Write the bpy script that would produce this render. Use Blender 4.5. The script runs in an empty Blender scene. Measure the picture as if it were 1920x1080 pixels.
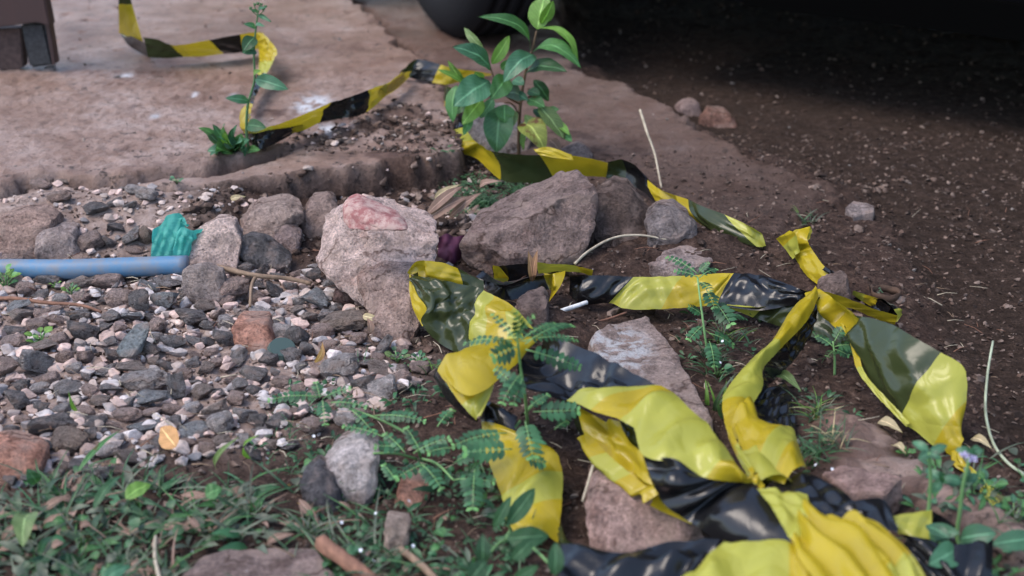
import bpy, bmesh, math, random
import numpy as np
from mathutils import Vector, noise as mn, Matrix
random.seed(7)
S = bpy.context.scene
COL = S.collection
R = math.radians
# ------------------------------------------------------------------ camera
CAMZ, PITCH, FPX = 0.60, 22.0, 2667.0
cam = bpy.data.cameras.new("camera"); camo = bpy.data.objects.new("camera", cam); COL.objects.link(camo)
camo.location = (0, 0, CAMZ); camo.rotation_euler = (R(90 - PITCH), 0, 0)
cam.lens = 50; cam.sensor_width = 36; cam.clip_end = 200; cam.clip_start = 0.02
cam.dof.use_dof = True; cam.dof.focus_distance = 1.52; cam.dof.aperture_fstop = 6.0
S.camera = camo
# ------------------------------------------------------------------ light
SUN_EL, SUN_AZ = 58.0, -115.0          # azimuth measured from +y (view direction) towards +x
w = bpy.data.worlds.new("World"); S.world = w; w.use_nodes = True
nt = w.node_tree; nt.nodes.clear()
sky = nt.nodes.new("ShaderNodeTexSky"); sky.sky_type = 'NISHITA'; sky.sun_disc = False
sky.sun_elevation = R(SUN_EL); sky.sun_rotation = R(SUN_AZ); sky.air_density = 1.0; sky.dust_density = 1.6; sky.ozone_density = 1.0
bg = nt.nodes.new("ShaderNodeBackground"); bg.inputs[1].default_value = 0.15
wo = nt.nodes.new("ShaderNodeOutputWorld")
nt.links.new(sky.outputs[0], bg.inputs[0]); nt.links.new(bg.outputs[0], wo.inputs[0])
sl = bpy.data.lights.new("sun", 'SUN'); sl.energy = 0.85; sl.angle = R(34); sl.color = (1.0, 0.90, 0.81)
so = bpy.data.objects.new("sun", sl); COL.objects.link(so)
sd = Vector((math.sin(R(SUN_AZ)) * math.cos(R(SUN_EL)), math.cos(R(SUN_AZ)) * math.cos(R(SUN_EL)), math.sin(R(SUN_EL))))
so.rotation_euler = sd.to_track_quat('Z', 'Y').to_euler()
S.view_settings.view_transform = 'Standard'; S.view_settings.look = 'None'; S.view_settings.exposure = 1.38; S.view_settings.gamma = 1.0
S.cycles.use_denoising = True
S.cycles.max_bounces = 6; S.cycles.transparent_max_bounces = 8
# ------------------------------------------------------------------ pixel rays (photograph is 1920x1080)
CT, ST = math.cos(R(PITCH)), math.sin(R(PITCH))
def ray(px, py):
    X = (px - 960) / FPX; Y = -(py - 540) / FPX
    return Vector((X, CT + Y * ST, -ST + Y * CT))
def G(px, py, z=0.0):
    d = ray(px, py); t = (z - CAMZ) / d.z
    return Vector((d.x * t, d.y * t, z))
def D(px, py, Y):
    d = ray(px, py); t = Y / d.y
    return Vector((d.x * t, Y, CAMZ + d.z * t))
def pxm(p):                               # pixels per metre at a world point
    return FPX / (p.y * CT - (p.z - CAMZ) * ST)
# ------------------------------------------------------------------ noise + terrain
def _hash(ix, iy, s):
    h = (ix.astype(np.int64) * 374761393 + iy.astype(np.int64) * 668265263 + s * 1442695041) & 0x7fffffff
    h = ((h ^ (h >> 13)) * 1274126177) & 0x7fffffff
    return ((h ^ (h >> 16)) & 0xffff) / 65535.0
def vnoise(x, y, s=0):
    ix, iy = np.floor(x), np.floor(y); fx, fy = x - ix, y - iy
    fx = fx * fx * (3 - 2 * fx); fy = fy * fy * (3 - 2 * fy)
    a, b, c, d = _hash(ix, iy, s), _hash(ix + 1, iy, s), _hash(ix, iy + 1, s), _hash(ix + 1, iy + 1, s)
    return (a * (1 - fx) + b * fx) * (1 - fy) + (c * (1 - fx) + d * fx) * fy
def fbm(x, y, f, oct=4, s=0):
    r = 0; a = 0.5; n = 0
    for i in range(oct):
        r = r + a * vnoise(x * f, y * f, s + i); n += a; f *= 2.03; a *= 0.5
    return r / n - 0.5
def poly_w(pts, z):
    return [(G(x, y, z).x, G(x, y, z).y) for x, y in pts]
def sdist(X, Y, poly):                     # signed distance, positive inside
    d = np.full(X.shape, 1e9); ins = np.zeros(X.shape, bool); n = len(poly)
    for i in range(n):
        x0, y0 = poly[i]; x1, y1 = poly[(i + 1) % n]
        ex, ey = x1 - x0, y1 - y0; L = ex * ex + ey * ey + 1e-12
        t = np.clip(((X - x0) * ex + (Y - y0) * ey) / L, 0, 1)
        d = np.minimum(d, np.hypot(X - x0 - t * ex, Y - y0 - t * ey))
        c = ((y0 > Y) != (y1 > Y)) & (X < (x1 - x0) * (Y - y0) / (y1 - y0 + 1e-12) + x0)
        ins ^= c
    return np.where(ins, d, -d)
def sstep(a, b, x):
    t = np.clip((x - a) / (b - a), 0, 1); return t * t * (3 - 2 * t)
PAVE = poly_w([(-900, 420), (-300, 360), (0, 343), (50, 322), (110, 314), (170, 322), (240, 320), (300, 309), (380, 304), (430, 292), (500, 276), (570, 256), (640, 236), (700, 222), (760, 205), (830, 190), (845, 150), (810, 112), (745, 70), (705, 32), (660, -10), (560, -120), (-2600, -120)], 0.06)
LEDGE = poly_w([(230, 350), (330, 312), (430, 280), (560, 240), (700, 205), (850, 178), (868, 290), (790, 302), (700, 314), (620, 324), (545, 334), (450, 345), (330, 356)], 0.045)
RAMP = poly_w([(560, -120), (650, -10), (720, 60), (780, 110), (850, 190), (860, 250), (960, 290), (1120, 330), (1230, 395), (1330, 420), (1480, 400), (1600, 345), (1570, 322), (1500, 300), (1430, 280), (1385, 258), (1330, 240), (1290, 212), (1230, 186), (1180, 158), (1088, 128), (1060, 90), (1060, 20), (1040, -120)], 0.025)
KERB = poly_w([(1500, 790), (1530, 760), (1570, 756), (1640, 795), (1720, 850), (1800, 905), (1930, 985), (2200, 1150), (2100, 1250), (1920, 1075), (1820, 1010), (1700, 950), (1620, 925), (1560, 935), (1530, 900)], 0.012)
ROADP = poly_w([(1060, -300), (1075, 100), (1240, 188), (1335, 242), (1440, 285), (1600, 345), (1700, 450), (1750, 600), (1850, 800), (2000, 950), (2600, 1100), (9000, 700), (9000, -120)], 0.0)
GRAV = poly_w([(-500, 505), (0, 505), (170, 535), (350, 530), (450, 505), (520, 500), (600, 520), (690, 565), (745, 640), (790, 690), (770, 730), (700, 765), (600, 815), (480, 850), (300, 850), (180, 890), (0, 905), (-500, 930)], 0.0)
SOILP = poly_w([(800, 480), (1120, 440), (1300, 440), (1480, 400), (1600, 345), (1700, 450), (1790, 620), (1900, 830), (2100, 1100), (900, 1200), (820, 800), (800, 640)], 0.0)
def terrain(X, Y):
    X = np.asarray(X, float); Y = np.asarray(Y, float)
    rag = 0.045 * fbm(X, Y, 16, 3, 5) + 0.016 * fbm(X, Y, 60, 2, 9) + .010 * fbm(X, Y, 140, 2, 19)
    dp = sdist(X, Y, PAVE) + rag
    dl = sdist(X, Y, LEDGE) + rag * 0.6
    dr = sdist(X, Y, RAMP) + rag * 1.1
    dk = sdist(X, Y, KERB) + rag * .8
    dd = sdist(X, Y, ROADP) + rag * 0.8
    dg = sdist(X, Y, GRAV) + rag
    base = 0.010 * fbm(X, Y, 5, 3, 1) * 2 + 0.006 * fbm(X, Y, 22, 3, 2) * 2 + 0.004 * fbm(X, Y, 90, 3, 3) * 2
    road = 0.012 * fbm(X, Y, 3, 2, 11) + 0.006 * fbm(X, Y, 30, 3, 12) + 0.004 * fbm(X, Y, 110, 2, 13) - 0.022
    z = base * (1 - sstep(-.03, .05, dd)) + road * sstep(-.03, .05, dd)
    gz = sstep(1.50, 1.67, Y) * sstep(.12, -.02, X) * sstep(-.06, .0, -dd); z = z + gz * (.008 + .036 * sstep(-.26, -.38, X))
    # soil heap behind the flat tape
    c = G(1330, 470, 0.02)
    z = z + 0.030 * np.exp(-(((X - c.x) / 0.16) ** 2 + ((Y - c.y) / 0.07) ** 2)) + 0.008 * fbm(X, Y, 60, 3, 21) * np.exp(-(((X - c.x) / 0.25) ** 2 + ((Y - c.y) / 0.12) ** 2)) * 2
    c = G(1010, 590, 0.02)
    z = z + 0.025 * np.exp(-(((X - c.x) / 0.05) ** 2 + ((Y - c.y) / 0.05) ** 2))
    sk = sstep(-.015, .03, dk); z = z * (1 - sk) + sk * (0.019 + 0.010 * fbm(X, Y, 14, 4, 31) * 2 + 0.010 * fbm(X, Y, 60, 4, 32))
    sr = sstep(0.0, .02, dr) * (1 - 0.0)
    ramp_z = 0.030 + 0.004 * fbm(X, Y, 9, 3, 41) * 2 + 0.002 * fbm(X, Y, 70, 2, 42)
    near = sstep(2.15, 1.78, Y); ramp_z = ramp_z * (1 - near) + (0.006 + 0.006 * fbm(X, Y, 30, 3, 44)) * near
    z = z * (1 - sr) + sr * ramp_z
    s2 = sstep(.0, .007, dl); z = z * (1 - s2) + s2 * (0.049 + 0.0025 * fbm(X, Y, 30, 4, 51) * 2)
    sp = sstep(0.0, .008, dp)
    pv = 0.055 + 0.0028 * fbm(X, Y, 18, 4, 61) * 2 + 0.006 * fbm(X, Y, 2.2, 2, 62) * 2
    pits = np.clip(vnoise(X * 38, Y * 38, 71) - 0.86, 0, 1) * 0.04
    pv = pv - pits
    z = z * (1 - sp) + sp * pv
    crack = np.exp(-((dp + .008) / .009) ** 2) * (Y < 2.25) + .6 * np.exp(-((dl + .006) / .005) ** 2) * (dp < -.01) * (Y < 2.0)
    crack = crack * sstep(-.28, -.36, X)
    z = z + .014 * fbm(X, Y, 75, 3, 97) * np.exp(-((dl - .002) / .012) ** 2) * (dp < -.01)
    z = z - .030 * crack * (dr < .02) + (dp > 0) * (Y < 2.3) * .004 * fbm(X, Y, 120, 2, 95) * 2
    # crumbled dark dirt lying on the slab left of the sapling
    c = G(745, 228, 0.06); q = np.exp(-(((X - c.x) / 0.10) ** 2 + ((Y - c.y) / 0.10) ** 2))
    z = z + q * (0.003 + 0.009 * fbm(X, Y, 70, 3, 81) * 2)
    conc = np.maximum(np.maximum(sp, s2), np.maximum(sr * (1 - 0.75 * near), np.clip(.90 + .9 * fbm(X, Y, 45, 4, 91), 0, 1) * sk))
    dirt = np.clip(q * 1.3 + 0.45 * np.exp(-(((X - G(600, 262, .06).x) / 0.16) ** 2 + ((Y - G(600, 262, .06).y) / 0.05) ** 2)), 0, 1) * sstep(-.12, .12, fbm(X, Y, 30, 4, 82))
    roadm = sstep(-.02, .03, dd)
    dust = sstep(-.05, .10, dg)
    left = sstep(-.33, -.44, X) * sstep(1.45, 1.6, Y)
    dust = np.maximum(dust, left) * (1 - .8 * np.clip(crack, 0, 1))
    return z, conc * (1 - dirt) * (1 - .8 * np.clip(crack + .8 * np.exp(-((dl - .001) / .010) ** 2) * (dp < -.01) * (Y < 1.9), 0, 1)), roadm, dust, dr, dp, dl, dk, dd  # crack also coloured dark, painting the shadow line under the slab lip
def H(x, y):
    return float(terrain(np.array([x]), np.array([y]))[0][0])
def P(px, py):
    z = 0.0
    for _ in range(7):
        p = G(px, py, z); z = 0.4 * z + 0.6 * H(p.x, p.y)
    return Vector((p.x, p.y, z))
# ------------------------------------------------------------------ materials
def mat(name, base=(.5, .5, .5), rough=.8, spec=.3):
    m = bpy.data.materials.new(name); m.use_nodes = True
    b = m.node_tree.nodes["Principled BSDF"]
    b.inputs["Base Color"].default_value = (*base, 1); b.inputs["Roughness"].default_value = rough
    b.inputs["Specular IOR Level"].default_value = spec
    return m, m.node_tree, b
def N(t, typ, **kw):
    n = t.nodes.new(typ)
    for k, v in kw.items():
        if k in n.inputs: n.inputs[k].default_value = v
        else: setattr(n, k, v)
    return n
def tex(t, scale, detail=5, rough=.6, coord='Object', typ='ShaderNodeTexNoise', dist=0.0, stretch=None):
    c = t.nodes.new("ShaderNodeTexCoord"); src = c.outputs[coord]
    if stretch:
        mp = t.nodes.new("ShaderNodeMapping"); mp.inputs['Scale'].default_value = stretch; t.links.new(src, mp.inputs[0]); src = mp.outputs[0]
    n = t.nodes.new(typ); n.inputs['Scale'].default_value = scale
    if typ == 'ShaderNodeTexNoise':
        n.inputs['Detail'].default_value = detail; n.inputs['Roughness'].default_value = rough; n.inputs['Distortion'].default_value = dist
    t.links.new(src, n.inputs['Vector']); return n
def ramp(t, src, stops):
    r = t.nodes.new("ShaderNodeValToRGB"); e = r.color_ramp.elements
    while len(e) < len(stops): e.new(0.5)
    for i, (p, c) in enumerate(stops):
        e[i].position = p; e[i].color = (*c, 1) if len(c) == 3 else c
    t.links.new(src, r.inputs[0]); return r
def mixc(t, a, b, f, mode='MIX'):
    n = t.nodes.new("ShaderNodeMix"); n.data_type = 'RGBA'; n.blend_type = mode
    for s, v in ((n.inputs[6], a), (n.inputs[7], b), (n.inputs[0], f)):
        if isinstance(v, (int, float)): s.default_value = v
        elif isinstance(v, tuple): s.default_value = (*v, 1)
        else: t.links.new(v, s)
    return n.outputs[2]
def bump(t, b, src, strength, dist, prev=None):
    n = t.nodes.new("ShaderNodeBump"); n.inputs['Strength'].default_value = strength; n.inputs['Distance'].default_value = dist
    t.links.new(src, n.inputs['Height'])
    if prev is not None: t.links.new(prev, n.inputs['Normal'])
    t.links.new(n.outputs[0], b.inputs['Normal']); return n.outputs[0]
g3 = lambda v: (v, v, v)
# ground: masks (concrete, road, dust) choose the substance
mG, t, b = mat("ground_mix", rough=.95, spec=.2)
at = t.nodes.new("ShaderNodeAttribute"); at.attribute_name = "mask"
sep = t.nodes.new("ShaderNodeSeparateColor"); t.links.new(at.outputs['Color'], sep.inputs[0])
n1 = tex(t, 14, 6, .65); n2 = tex(t, 70, 8, .7); n3 = tex(t, 330, 4, .7); n4 = tex(t, 3.2, 5, .6)
soil = ramp(t, n2.outputs[0], [(.3, (.026, .016, .012)), (.5, (.060, .038, .030)), (.72, (.13, .085, .066))]).outputs[0]
soil = mixc(t, soil, ramp(t, n3.outputs[0], [(.35, g3(.45)), (.65, g3(1.45))]).outputs[0], .8, 'MULTIPLY')
dustc = ramp(t, n2.outputs[0], [(.3, (.17, .115, .095)), (.5, (.33, .245, .205)), (.75, (.46, .36, .32))]).outputs[0]
conc = ramp(t, n1.outputs[0], [(.28, (.18, .112, .084)), (.45, (.27, .180, .138)), (.58, (.34, .242, .196)), (.75, (.41, .325, .28))]).outputs[0]
conc = mixc(t, conc, ramp(t, n2.outputs[0], [(.30, g3(.42)), (.40, g3(.95)), (.7, g3(1.15))]).outputs[0], .9, 'MULTIPLY')
conc = mixc(t, conc, ramp(t, n4.outputs[0], [(.35, (.86, .76, .70)), (.6, (1.10, 1.12, 1.17))]).outputs[0], 1.0, 'MULTIPLY')
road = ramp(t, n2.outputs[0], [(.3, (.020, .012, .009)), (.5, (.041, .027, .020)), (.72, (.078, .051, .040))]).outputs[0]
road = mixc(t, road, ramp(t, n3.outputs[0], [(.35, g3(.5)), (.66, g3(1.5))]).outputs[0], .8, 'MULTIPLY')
at2 = t.nodes.new("ShaderNodeAttribute"); at2.attribute_name = "wear"
sep2 = t.nodes.new("ShaderNodeSeparateColor"); t.links.new(at2.outputs['Color'], sep2.inputs[0])
conc_toned = mixc(t, conc, (.52, .50, .50), sep2.outputs[0], 'MULTIPLY')
conc_toned = mixc(t, conc_toned, (.50, .46, .46), sep2.outputs[2], 'MULTIPLY'); conc_toned = mixc(t, conc_toned, (.62, .62, .64), sep2.outputs[1])
c = mixc(t, soil, dustc, sep.outputs[2]); c = mixc(t, c, road, sep.outputs[1]); c = mixc(t, c, conc_toned, sep.outputs[0])
pt_ = ramp(t, tex(t, 48, 6, .8).outputs[0], [(.565, g3(0)), (.62, g3(1))]).outputs[0]
pt_ = mixc(t, g3(0), pt_, ramp(t, tex(t, 7, 3, .6).outputs[0], [(.38, g3(.25)), (.58, g3(.95))]).outputs[0])
c = mixc(t, c, (.05, .036, .03), pt_)
# pale plaster specks
v = tex(t, 26, coord='Object', typ='ShaderNodeTexVoronoi')
sp = ramp(t, v.outputs['Distance'], [(.045, g3(1)), (.075, g3(0))]).outputs[0]
sp2 = mixc(t, g3(0), sp, ramp(t, tex(t, 5, 2).outputs[0], [(.58, g3(0)), (.62, g3(1))]).outputs[0])
c = mixc(t, c, (.42, .40, .38), sp2)
t.links.new(c, b.inputs['Base Color'])
rr = t.nodes.new("ShaderNodeMapRange"); rr.inputs[3].default_value = .97; rr.inputs[4].default_value = .46
t.links.new(sep.outputs[0], rr.inputs[0]); t.links.new(rr.outputs[0], b.inputs['Roughness'])
p1 = bump(t, b, n2.outputs[0], .8, .012); bump(t, b, n3.outputs[0], .6, .003, p1)
sr_ = t.nodes.new('ShaderNodeMapRange'); sr_.inputs[3].default_value = .12; sr_.inputs[4].default_value = .3; t.links.new(sep.outputs[0], sr_.inputs[0]); t.links.new(sr_.outputs[0], b.inputs['Specular IOR Level'])

def rockmat(name, s, pore=.0, base=None):
    m, t, b = mat(name, rough=.88, spec=.25)
    oi = t.nodes.new("ShaderNodeObjectInfo")
    a = tex(t, 2.2 * s, 6, .65); d = tex(t, 11 * s, 6, .7); e = tex(t, 1.3 * s, 3, .5)
    col = oi.outputs['Color'] if base is None else base
    c = mixc(t, col, ramp(t, a.outputs[0], [(.3, g3(.55)), (.5, g3(1.0)), (.72, g3(1.45))]).outputs[0], 1.0, 'MULTIPLY')
    c = mixc(t, c, ramp(t, d.outputs[0], [(.34, g3(.45)), (.5, g3(1)), (.66, g3(1.45))]).outputs[0], .9, 'MULTIPLY')
    c = mixc(t, c, (.40, .29, .24), ramp(t, e.outputs[0], [(.50, g3(0)), (.66, g3(.7))]).outputs[0])
    c = mixc(t, c, (.66, .60, .58), ramp(t, tex(t, .62 * s, 5, .7).outputs[0], [(.36, g3(1)), (.46, g3(0))]).outputs[0], 'MULTIPLY')
    cw = tex(t, 1.1 * s, 3, .6); cv = t.nodes.new("ShaderNodeTexVoronoi"); cv.feature = 'DISTANCE_TO_EDGE'; cv.inputs['Scale'].default_value = .42 * s
    va = t.nodes.new("ShaderNodeVectorMath"); va.operation = 'MULTIPLY_ADD'; va.inputs[1].default_value = (1.4 / s,) * 3; t.links.new(cw.outputs[1], va.inputs[0]); tcx = t.nodes.new("ShaderNodeTexCoord"); t.links.new(tcx.outputs['Object'], va.inputs[2]); t.links.new(va.outputs[0], cv.inputs['Vector'])
    crk = mixc(t, ramp(t, cv.outputs['Distance'], [(.0, g3(1)), (.03, g3(0))]).outputs[0], ramp(t, e.outputs[0], [(.46, g3(0)), (.52, g3(1))]).outputs[0], 1.0, 'MULTIPLY')
    if base is None: c = mixc(t, c, (.35, .30, .28), crk, 'MULTIPLY')
    h = d.outputs[0]
    if pore:
        v = tex(t, 9 * s, typ='ShaderNodeTexVoronoi')
        pr = ramp(t, v.outputs['Distance'], [(.12, g3(0)), (.26, g3(1))]).outputs[0]
        pm = mixc(t, g3(1), pr, ramp(t, a.outputs[0], [(.42, g3(0)), (.55, g3(1))]).outputs[0])
        c = mixc(t, c, mixc(t, g3(.45), g3(1), pm), pore, 'MULTIPLY')
        x = bump(t, b, pm, .8, .25 / s)
        bump(t, b, h, .9, .35 / s, x)
    else:
        x = bump(t, b, a.outputs[0], .4, .6 / s); bump(t, b, h, .9, .35 / s, x)
    t.links.new(c, b.inputs['Base Color']); return m
mRockU = rockmat("stone_small", 1.0); mPinkU = rockmat("concrete_crumb", 1.0, .6)
mRock = rockmat("rock_large", 26); mPink = rockmat("concrete_lump", 30, .8)
TONES = dict(pink=(.56, .41, .355), white=(.64, .57, .54), grey=(.42, .38, .365), dark=(.29, .262, .255), brown=(.43, .345, .30), light=(.42, .425, .43), brick=(.54, .27, .19), tan=(.42, .32, .26), red=(.25, .15, .13))
def gravmat(name, base, pore=0):
    m, t, b = mat(name, rough=.9, spec=.25)
    ri = t.nodes.new("ShaderNodeNewGeometry")
    r = ramp(t, ri.outputs['Random Per Island'], [(0, g3(.6)), (1, g3(1.4))]).outputs[0]
    c = mixc(t, base, r, 1.0, 'MULTIPLY'); d = tex(t, 260, 6, .7)
    c = mixc(t, c, ramp(t, d.outputs[0], [(.3, g3(.55)), (.5, g3(1)), (.7, g3(1.3))]).outputs[0], .9, 'MULTIPLY')
    e = tex(t, 60, 3, .5); c = mixc(t, c, (.36, .27, .22), ramp(t, e.outputs[0], [(.5, g3(0)), (.65, g3(.5))]).outputs[0])
    b.inputs['Specular IOR Level'].default_value = .1
    bump(t, b, d.outputs[0], .6, .002); t.links.new(c, b.inputs['Base Color']); return m
mGrav = [gravmat("gravel_" + k, tuple(c_ * (.8 if k in ('pink', 'white') else 1) for c_ in TONES[k])) for k in ('grey', 'dark', 'brown', 'pink', 'white')]
mCrumb = [gravmat("crumb_a", (.055, .038, .031)), gravmat("crumb_b", (.095, .062, .048)), gravmat("crumb_c", (.20, .17, .15))]

def tape_mat(name, base, trans, rough=.22, spec=.5, tw=.25, wr=1.0):
    m, t, b = mat(name, base, rough, spec)
    a = tex(t, 30, 3, .5, dist=.6); d = tex(t, 120, 4, .6, dist=1.2, stretch=(1, .35, 1)); e = tex(t, 9, 3, .5)
    c = mixc(t, base, ramp(t, e.outputs[0], [(.3, g3(.84)), (.6, g3(1.08))]).outputs[0], 1.0, 'MULTIPLY')
    # road dust caught in the creases
    dm = tex(t, 45, 6, .75); c = mixc(t, c, (.30, .23, .18), ramp(t, dm.outputs[0], [(.66, g3(0)), (.82, g3(.35))]).outputs[0])
    t.links.new(c, b.inputs['Base Color'])
    def crease(src):
        m1 = N(t, "ShaderNodeMath", operation='SUBTRACT'); m1.inputs[1].default_value = .5; t.links.new(src, m1.inputs[0])
        m2 = N(t, "ShaderNodeMath", operation='ABSOLUTE'); t.links.new(m1.outputs[0], m2.inputs[0]); return m2.outputs[0]
    k1 = crease(tex(t, 22, 0, .5, dist=.9).outputs[0]); k2 = crease(tex(t, 55, 0, .5, dist=1.4, stretch=(1, .6, 1)).outputs[0])
    x = bump(t, b, k1, .34 * wr, .012); x = bump(t, b, k2, .22 * wr, .004, x); bump(t, b, d.outputs[0], .10, .001, x)
    b.inputs['Coat Weight'].default_value = .0; b.inputs['Coat Roughness'].default_value = .2
    tr = t.nodes.new("ShaderNodeBsdfTranslucent"); tr.inputs[0].default_value = (*trans, 1)
    mx = t.nodes.new("ShaderNodeMixShader"); mx.inputs[0].default_value = tw
    out = t.nodes["Material Output"]
    t.links.new(b.outputs[0], mx.inputs[1]); t.links.new(tr.outputs[0], mx.inputs[2]); t.links.new(mx.outputs[0], out.inputs[0]); return m
mTape = [tape_mat("film_yellow", (.43, .325, .018), (.50, .40, .02), .27, spec=.45, tw=.28),
         tape_mat("film_yellow_sheen", (.40, .39, .062), (.45, .46, .05), .27, spec=.45, tw=.28),  # paler yellow: sky sheen on the film painted into its colour
         tape_mat("film_black", (.009, .009, .010), (.02, .02, .01), .20, .42, tw=.05, wr=.45),
         tape_mat("film_black_reverse", (.036, .046, .016), (.04, .05, .015), .22, .42, tw=.18, wr=.55)]
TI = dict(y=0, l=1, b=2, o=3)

def leafmat(name, base, var=.35, rough=.45, veins=True, under=None, edge=None):
    m, t, b = mat(name, base, rough, .4)
    ri = t.nodes.new("ShaderNodeNewGeometry")
    c = mixc(t, base, ramp(t, ri.outputs['Random Per Island'], [(0, g3(1 - var)), (1, g3(1 + var))]).outputs[0], 1.0, 'MULTIPLY')
    uv = t.nodes.new("ShaderNodeUVMap"); sx = t.nodes.new("ShaderNodeSeparateXYZ"); t.links.new(uv.outputs[0], sx.inputs[0])
    if veins:
        ab = N(t, "ShaderNodeMath", operation='ABSOLUTE'); sub = N(t, "ShaderNodeMath", operation='SUBTRACT'); sub.inputs[1].default_value = .5
        t.links.new(sx.outputs[0], sub.inputs[0]); t.links.new(sub.outputs[0], ab.inputs[0])
        mid = ramp(t, ab.outputs[0], [(.015, g3(1)), (.05, g3(0))]).outputs[0]
        ad = N(t, "ShaderNodeMath", operation='MULTIPLY_ADD'); ad.inputs[1].default_value = -0.55
        t.links.new(ab.outputs[0], ad.inputs[0]); t.links.new(sx.outputs[1], ad.inputs[2])
        mu = N(t, "ShaderNodeMath", operation='MULTIPLY'); mu.inputs[1].default_value = 62.0; t.links.new(ad.outputs[0], mu.inputs[0])
        si = N(t, "ShaderNodeMath", operation='SINE'); t.links.new(mu.outputs[0], si.inputs[0])
        vv = ramp(t, si.outputs[0], [(.0, g3(.0)), (.86, g3(.0)), (1.0, g3(.6))]).outputs[0]
        allv = mixc(t, mid, vv, .5, 'ADD')
        c = mixc(t, c, tuple(min(1, x * 2.2 + .04) for x in base), allv)
        bump(t, b, mixc(t, vv, mid, .5, 'ADD'), .5, .0012)
    nz = tex(t, 120, 4, .6); c = mixc(t, c, ramp(t, nz.outputs[0], [(.3, g3(.8)), (.7, g3(1.15))]).outputs[0], .8, 'MULTIPLY')
    if edge: c = mixc(t, c, edge, ramp(t, tex(t, 38, 3, .6).outputs[0], [(.48 if base[0] > .1 else .63, g3(0)), (.56 if base[0] > .1 else .67, g3(1))]).outputs[0])
    t.links.new(c, b.inputs['Base Color'])
    tr = t.nodes.new("ShaderNodeBsdfTranslucent"); mx = t.nodes.new("ShaderNodeMixShader"); mx.inputs[0].default_value = .28
    t.links.new(mixc(t, c, (1.3, 1.5, .6), 1.0, 'MULTIPLY'), tr.inputs[0])
    t.links.new(b.outputs[0], mx.inputs[1]); t.links.new(tr.outputs[0], mx.inputs[2]); t.links.new(mx.outputs[0], t.nodes["Material Output"].inputs[0])
    return m
mLeaf = leafmat("leaf_green", (.060, .16, .048), edge=(.10, .09, .03)); mLeafY = leafmat("leaf_young", (.13, .25, .045)); mLeafD = leafmat("leaf_dark", (.034, .095, .036)); mLeafB = leafmat("leaf_bluish", (.06, .16, .085), rough=.35)
mLeafO = leafmat("leaf_olive", (.22, .25, .05), edge=(.12, .055, .02))
mLeafO2 = leafmat("leaf_ageing", (.12, .18, .06))
mWeed = leafmat("leaflet", (.040, .118, .050), .55, veins=False); mWeedY = leafmat("leaflet_pale", (.15, .34, .11), veins=False)
mGrass = leafmat("grass_blade", (.062, .118, .056), .5, veins=False); mGrass2 = leafmat("grass_dull", (.10, .12, .082), .45, veins=False)
mStem = mat("stem_green", (.13, .20, .07), .6)[0]; mStemR = mat("stem_brown", (.11, .055, .035), .7)[0]; mStemP = mat("rachis_pale", (.16, .30, .11), .6)[0]; mStemRed = mat("stem_reddish", (.25, .07, .06), .6)[0]
mDry = leafmat("dry_leaf", (.26, .165, .125), .2, .7); mDryP = leafmat("dry_leaf_pale", (.42, .34, .2), .2, .7); mDryT = leafmat("dry_leaf_tan", (.56, .30, .13), .1, .7)
def woodmat(name, base):
    m, t, b = mat(name, base, .8); a = tex(t, 160, 5, .6, stretch=(1, .2, 1))
    t.links.new(mixc(t, base, ramp(t, a.outputs[0], [(.3, g3(.6)), (.7, g3(1.3))]).outputs[0], 1., 'MULTIPLY'), b.inputs[0]); bump(t, b, a.outputs[0], .4, .002); return m
mTwig = woodmat("twig_bark", (.22, .15, .10)); mTwigP = woodmat("stalk_pale", (.40, .34, .25)); mTwigG = woodmat("stalk_greenish", (.36, .40, .28)); mTwigD = woodmat("bark_dark", (.20, .10, .065))
mWhiteP = woodmat("paper_white", (.70, .70, .68))
mFlower = mat("petal_white", (.75, .75, .78), .6)[0]; mFlowerP = mat("petal_lilac", (.42, .38, .55), .6)[0]; mFlowerY = mat("petal_yellow", (.75, .42, .04), .6)[0]

# ------------------------------------------------------------------ mesh building
class MB:
    def __init__(s): s.v = []; s.f = []; s.m = []; s.uv = []
    def add(s, vs, fs, mi=0, uvs=None):
        o = len(s.v); s.v += [tuple(v) for v in vs]; s.f += [tuple(i + o for i in f) for f in fs]
        s.m += (mi if isinstance(mi, list) else [mi] * len(fs)); s.uv += (uvs if uvs else [(0, 0)] * len(vs))
    def build(s, name, mats, parent=None, smooth=True, origin=None):
        me = bpy.data.meshes.new(name)
        o0 = Vector(origin) if origin is not None else Vector((0, 0, 0))
        me.from_pydata([(v[0] - o0.x, v[1] - o0.y, v[2] - o0.z) for v in s.v], [], s.f); me.update()
        for m in (mats if isinstance(mats, list) else [mats]): me.materials.append(m)
        me.polygons.foreach_set("material_index", s.m); me.polygons.foreach_set("use_smooth", [smooth] * len(s.f))
        ul = me.uv_layers.new(name="UVMap"); idx = np.empty(len(me.loops), np.int32); me.loops.foreach_get("vertex_index", idx)
        ul.data.foreach_set("uv", np.array(s.uv, dtype=np.float32)[idx].ravel())
        o = bpy.data.objects.new(name, me); COL.objects.link(o)
        if parent is not None: o.parent = parent; o.location = o0 - parent.location
        else: o.location = o0
        return o
def tag(o, label=None, cat=None, group=None, kind=None):
    if label: o['label'] = label
    if cat: o['category'] = cat
    if group: o['group'] = group
    if kind: o['kind'] = kind
    return o
def thing(name, loc, label, cat, group=None):
    o = bpy.data.objects.new(name, None); COL.objects.link(o); o.location = loc; o.empty_display_size = .02
    return tag(o, label, cat, group)
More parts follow.
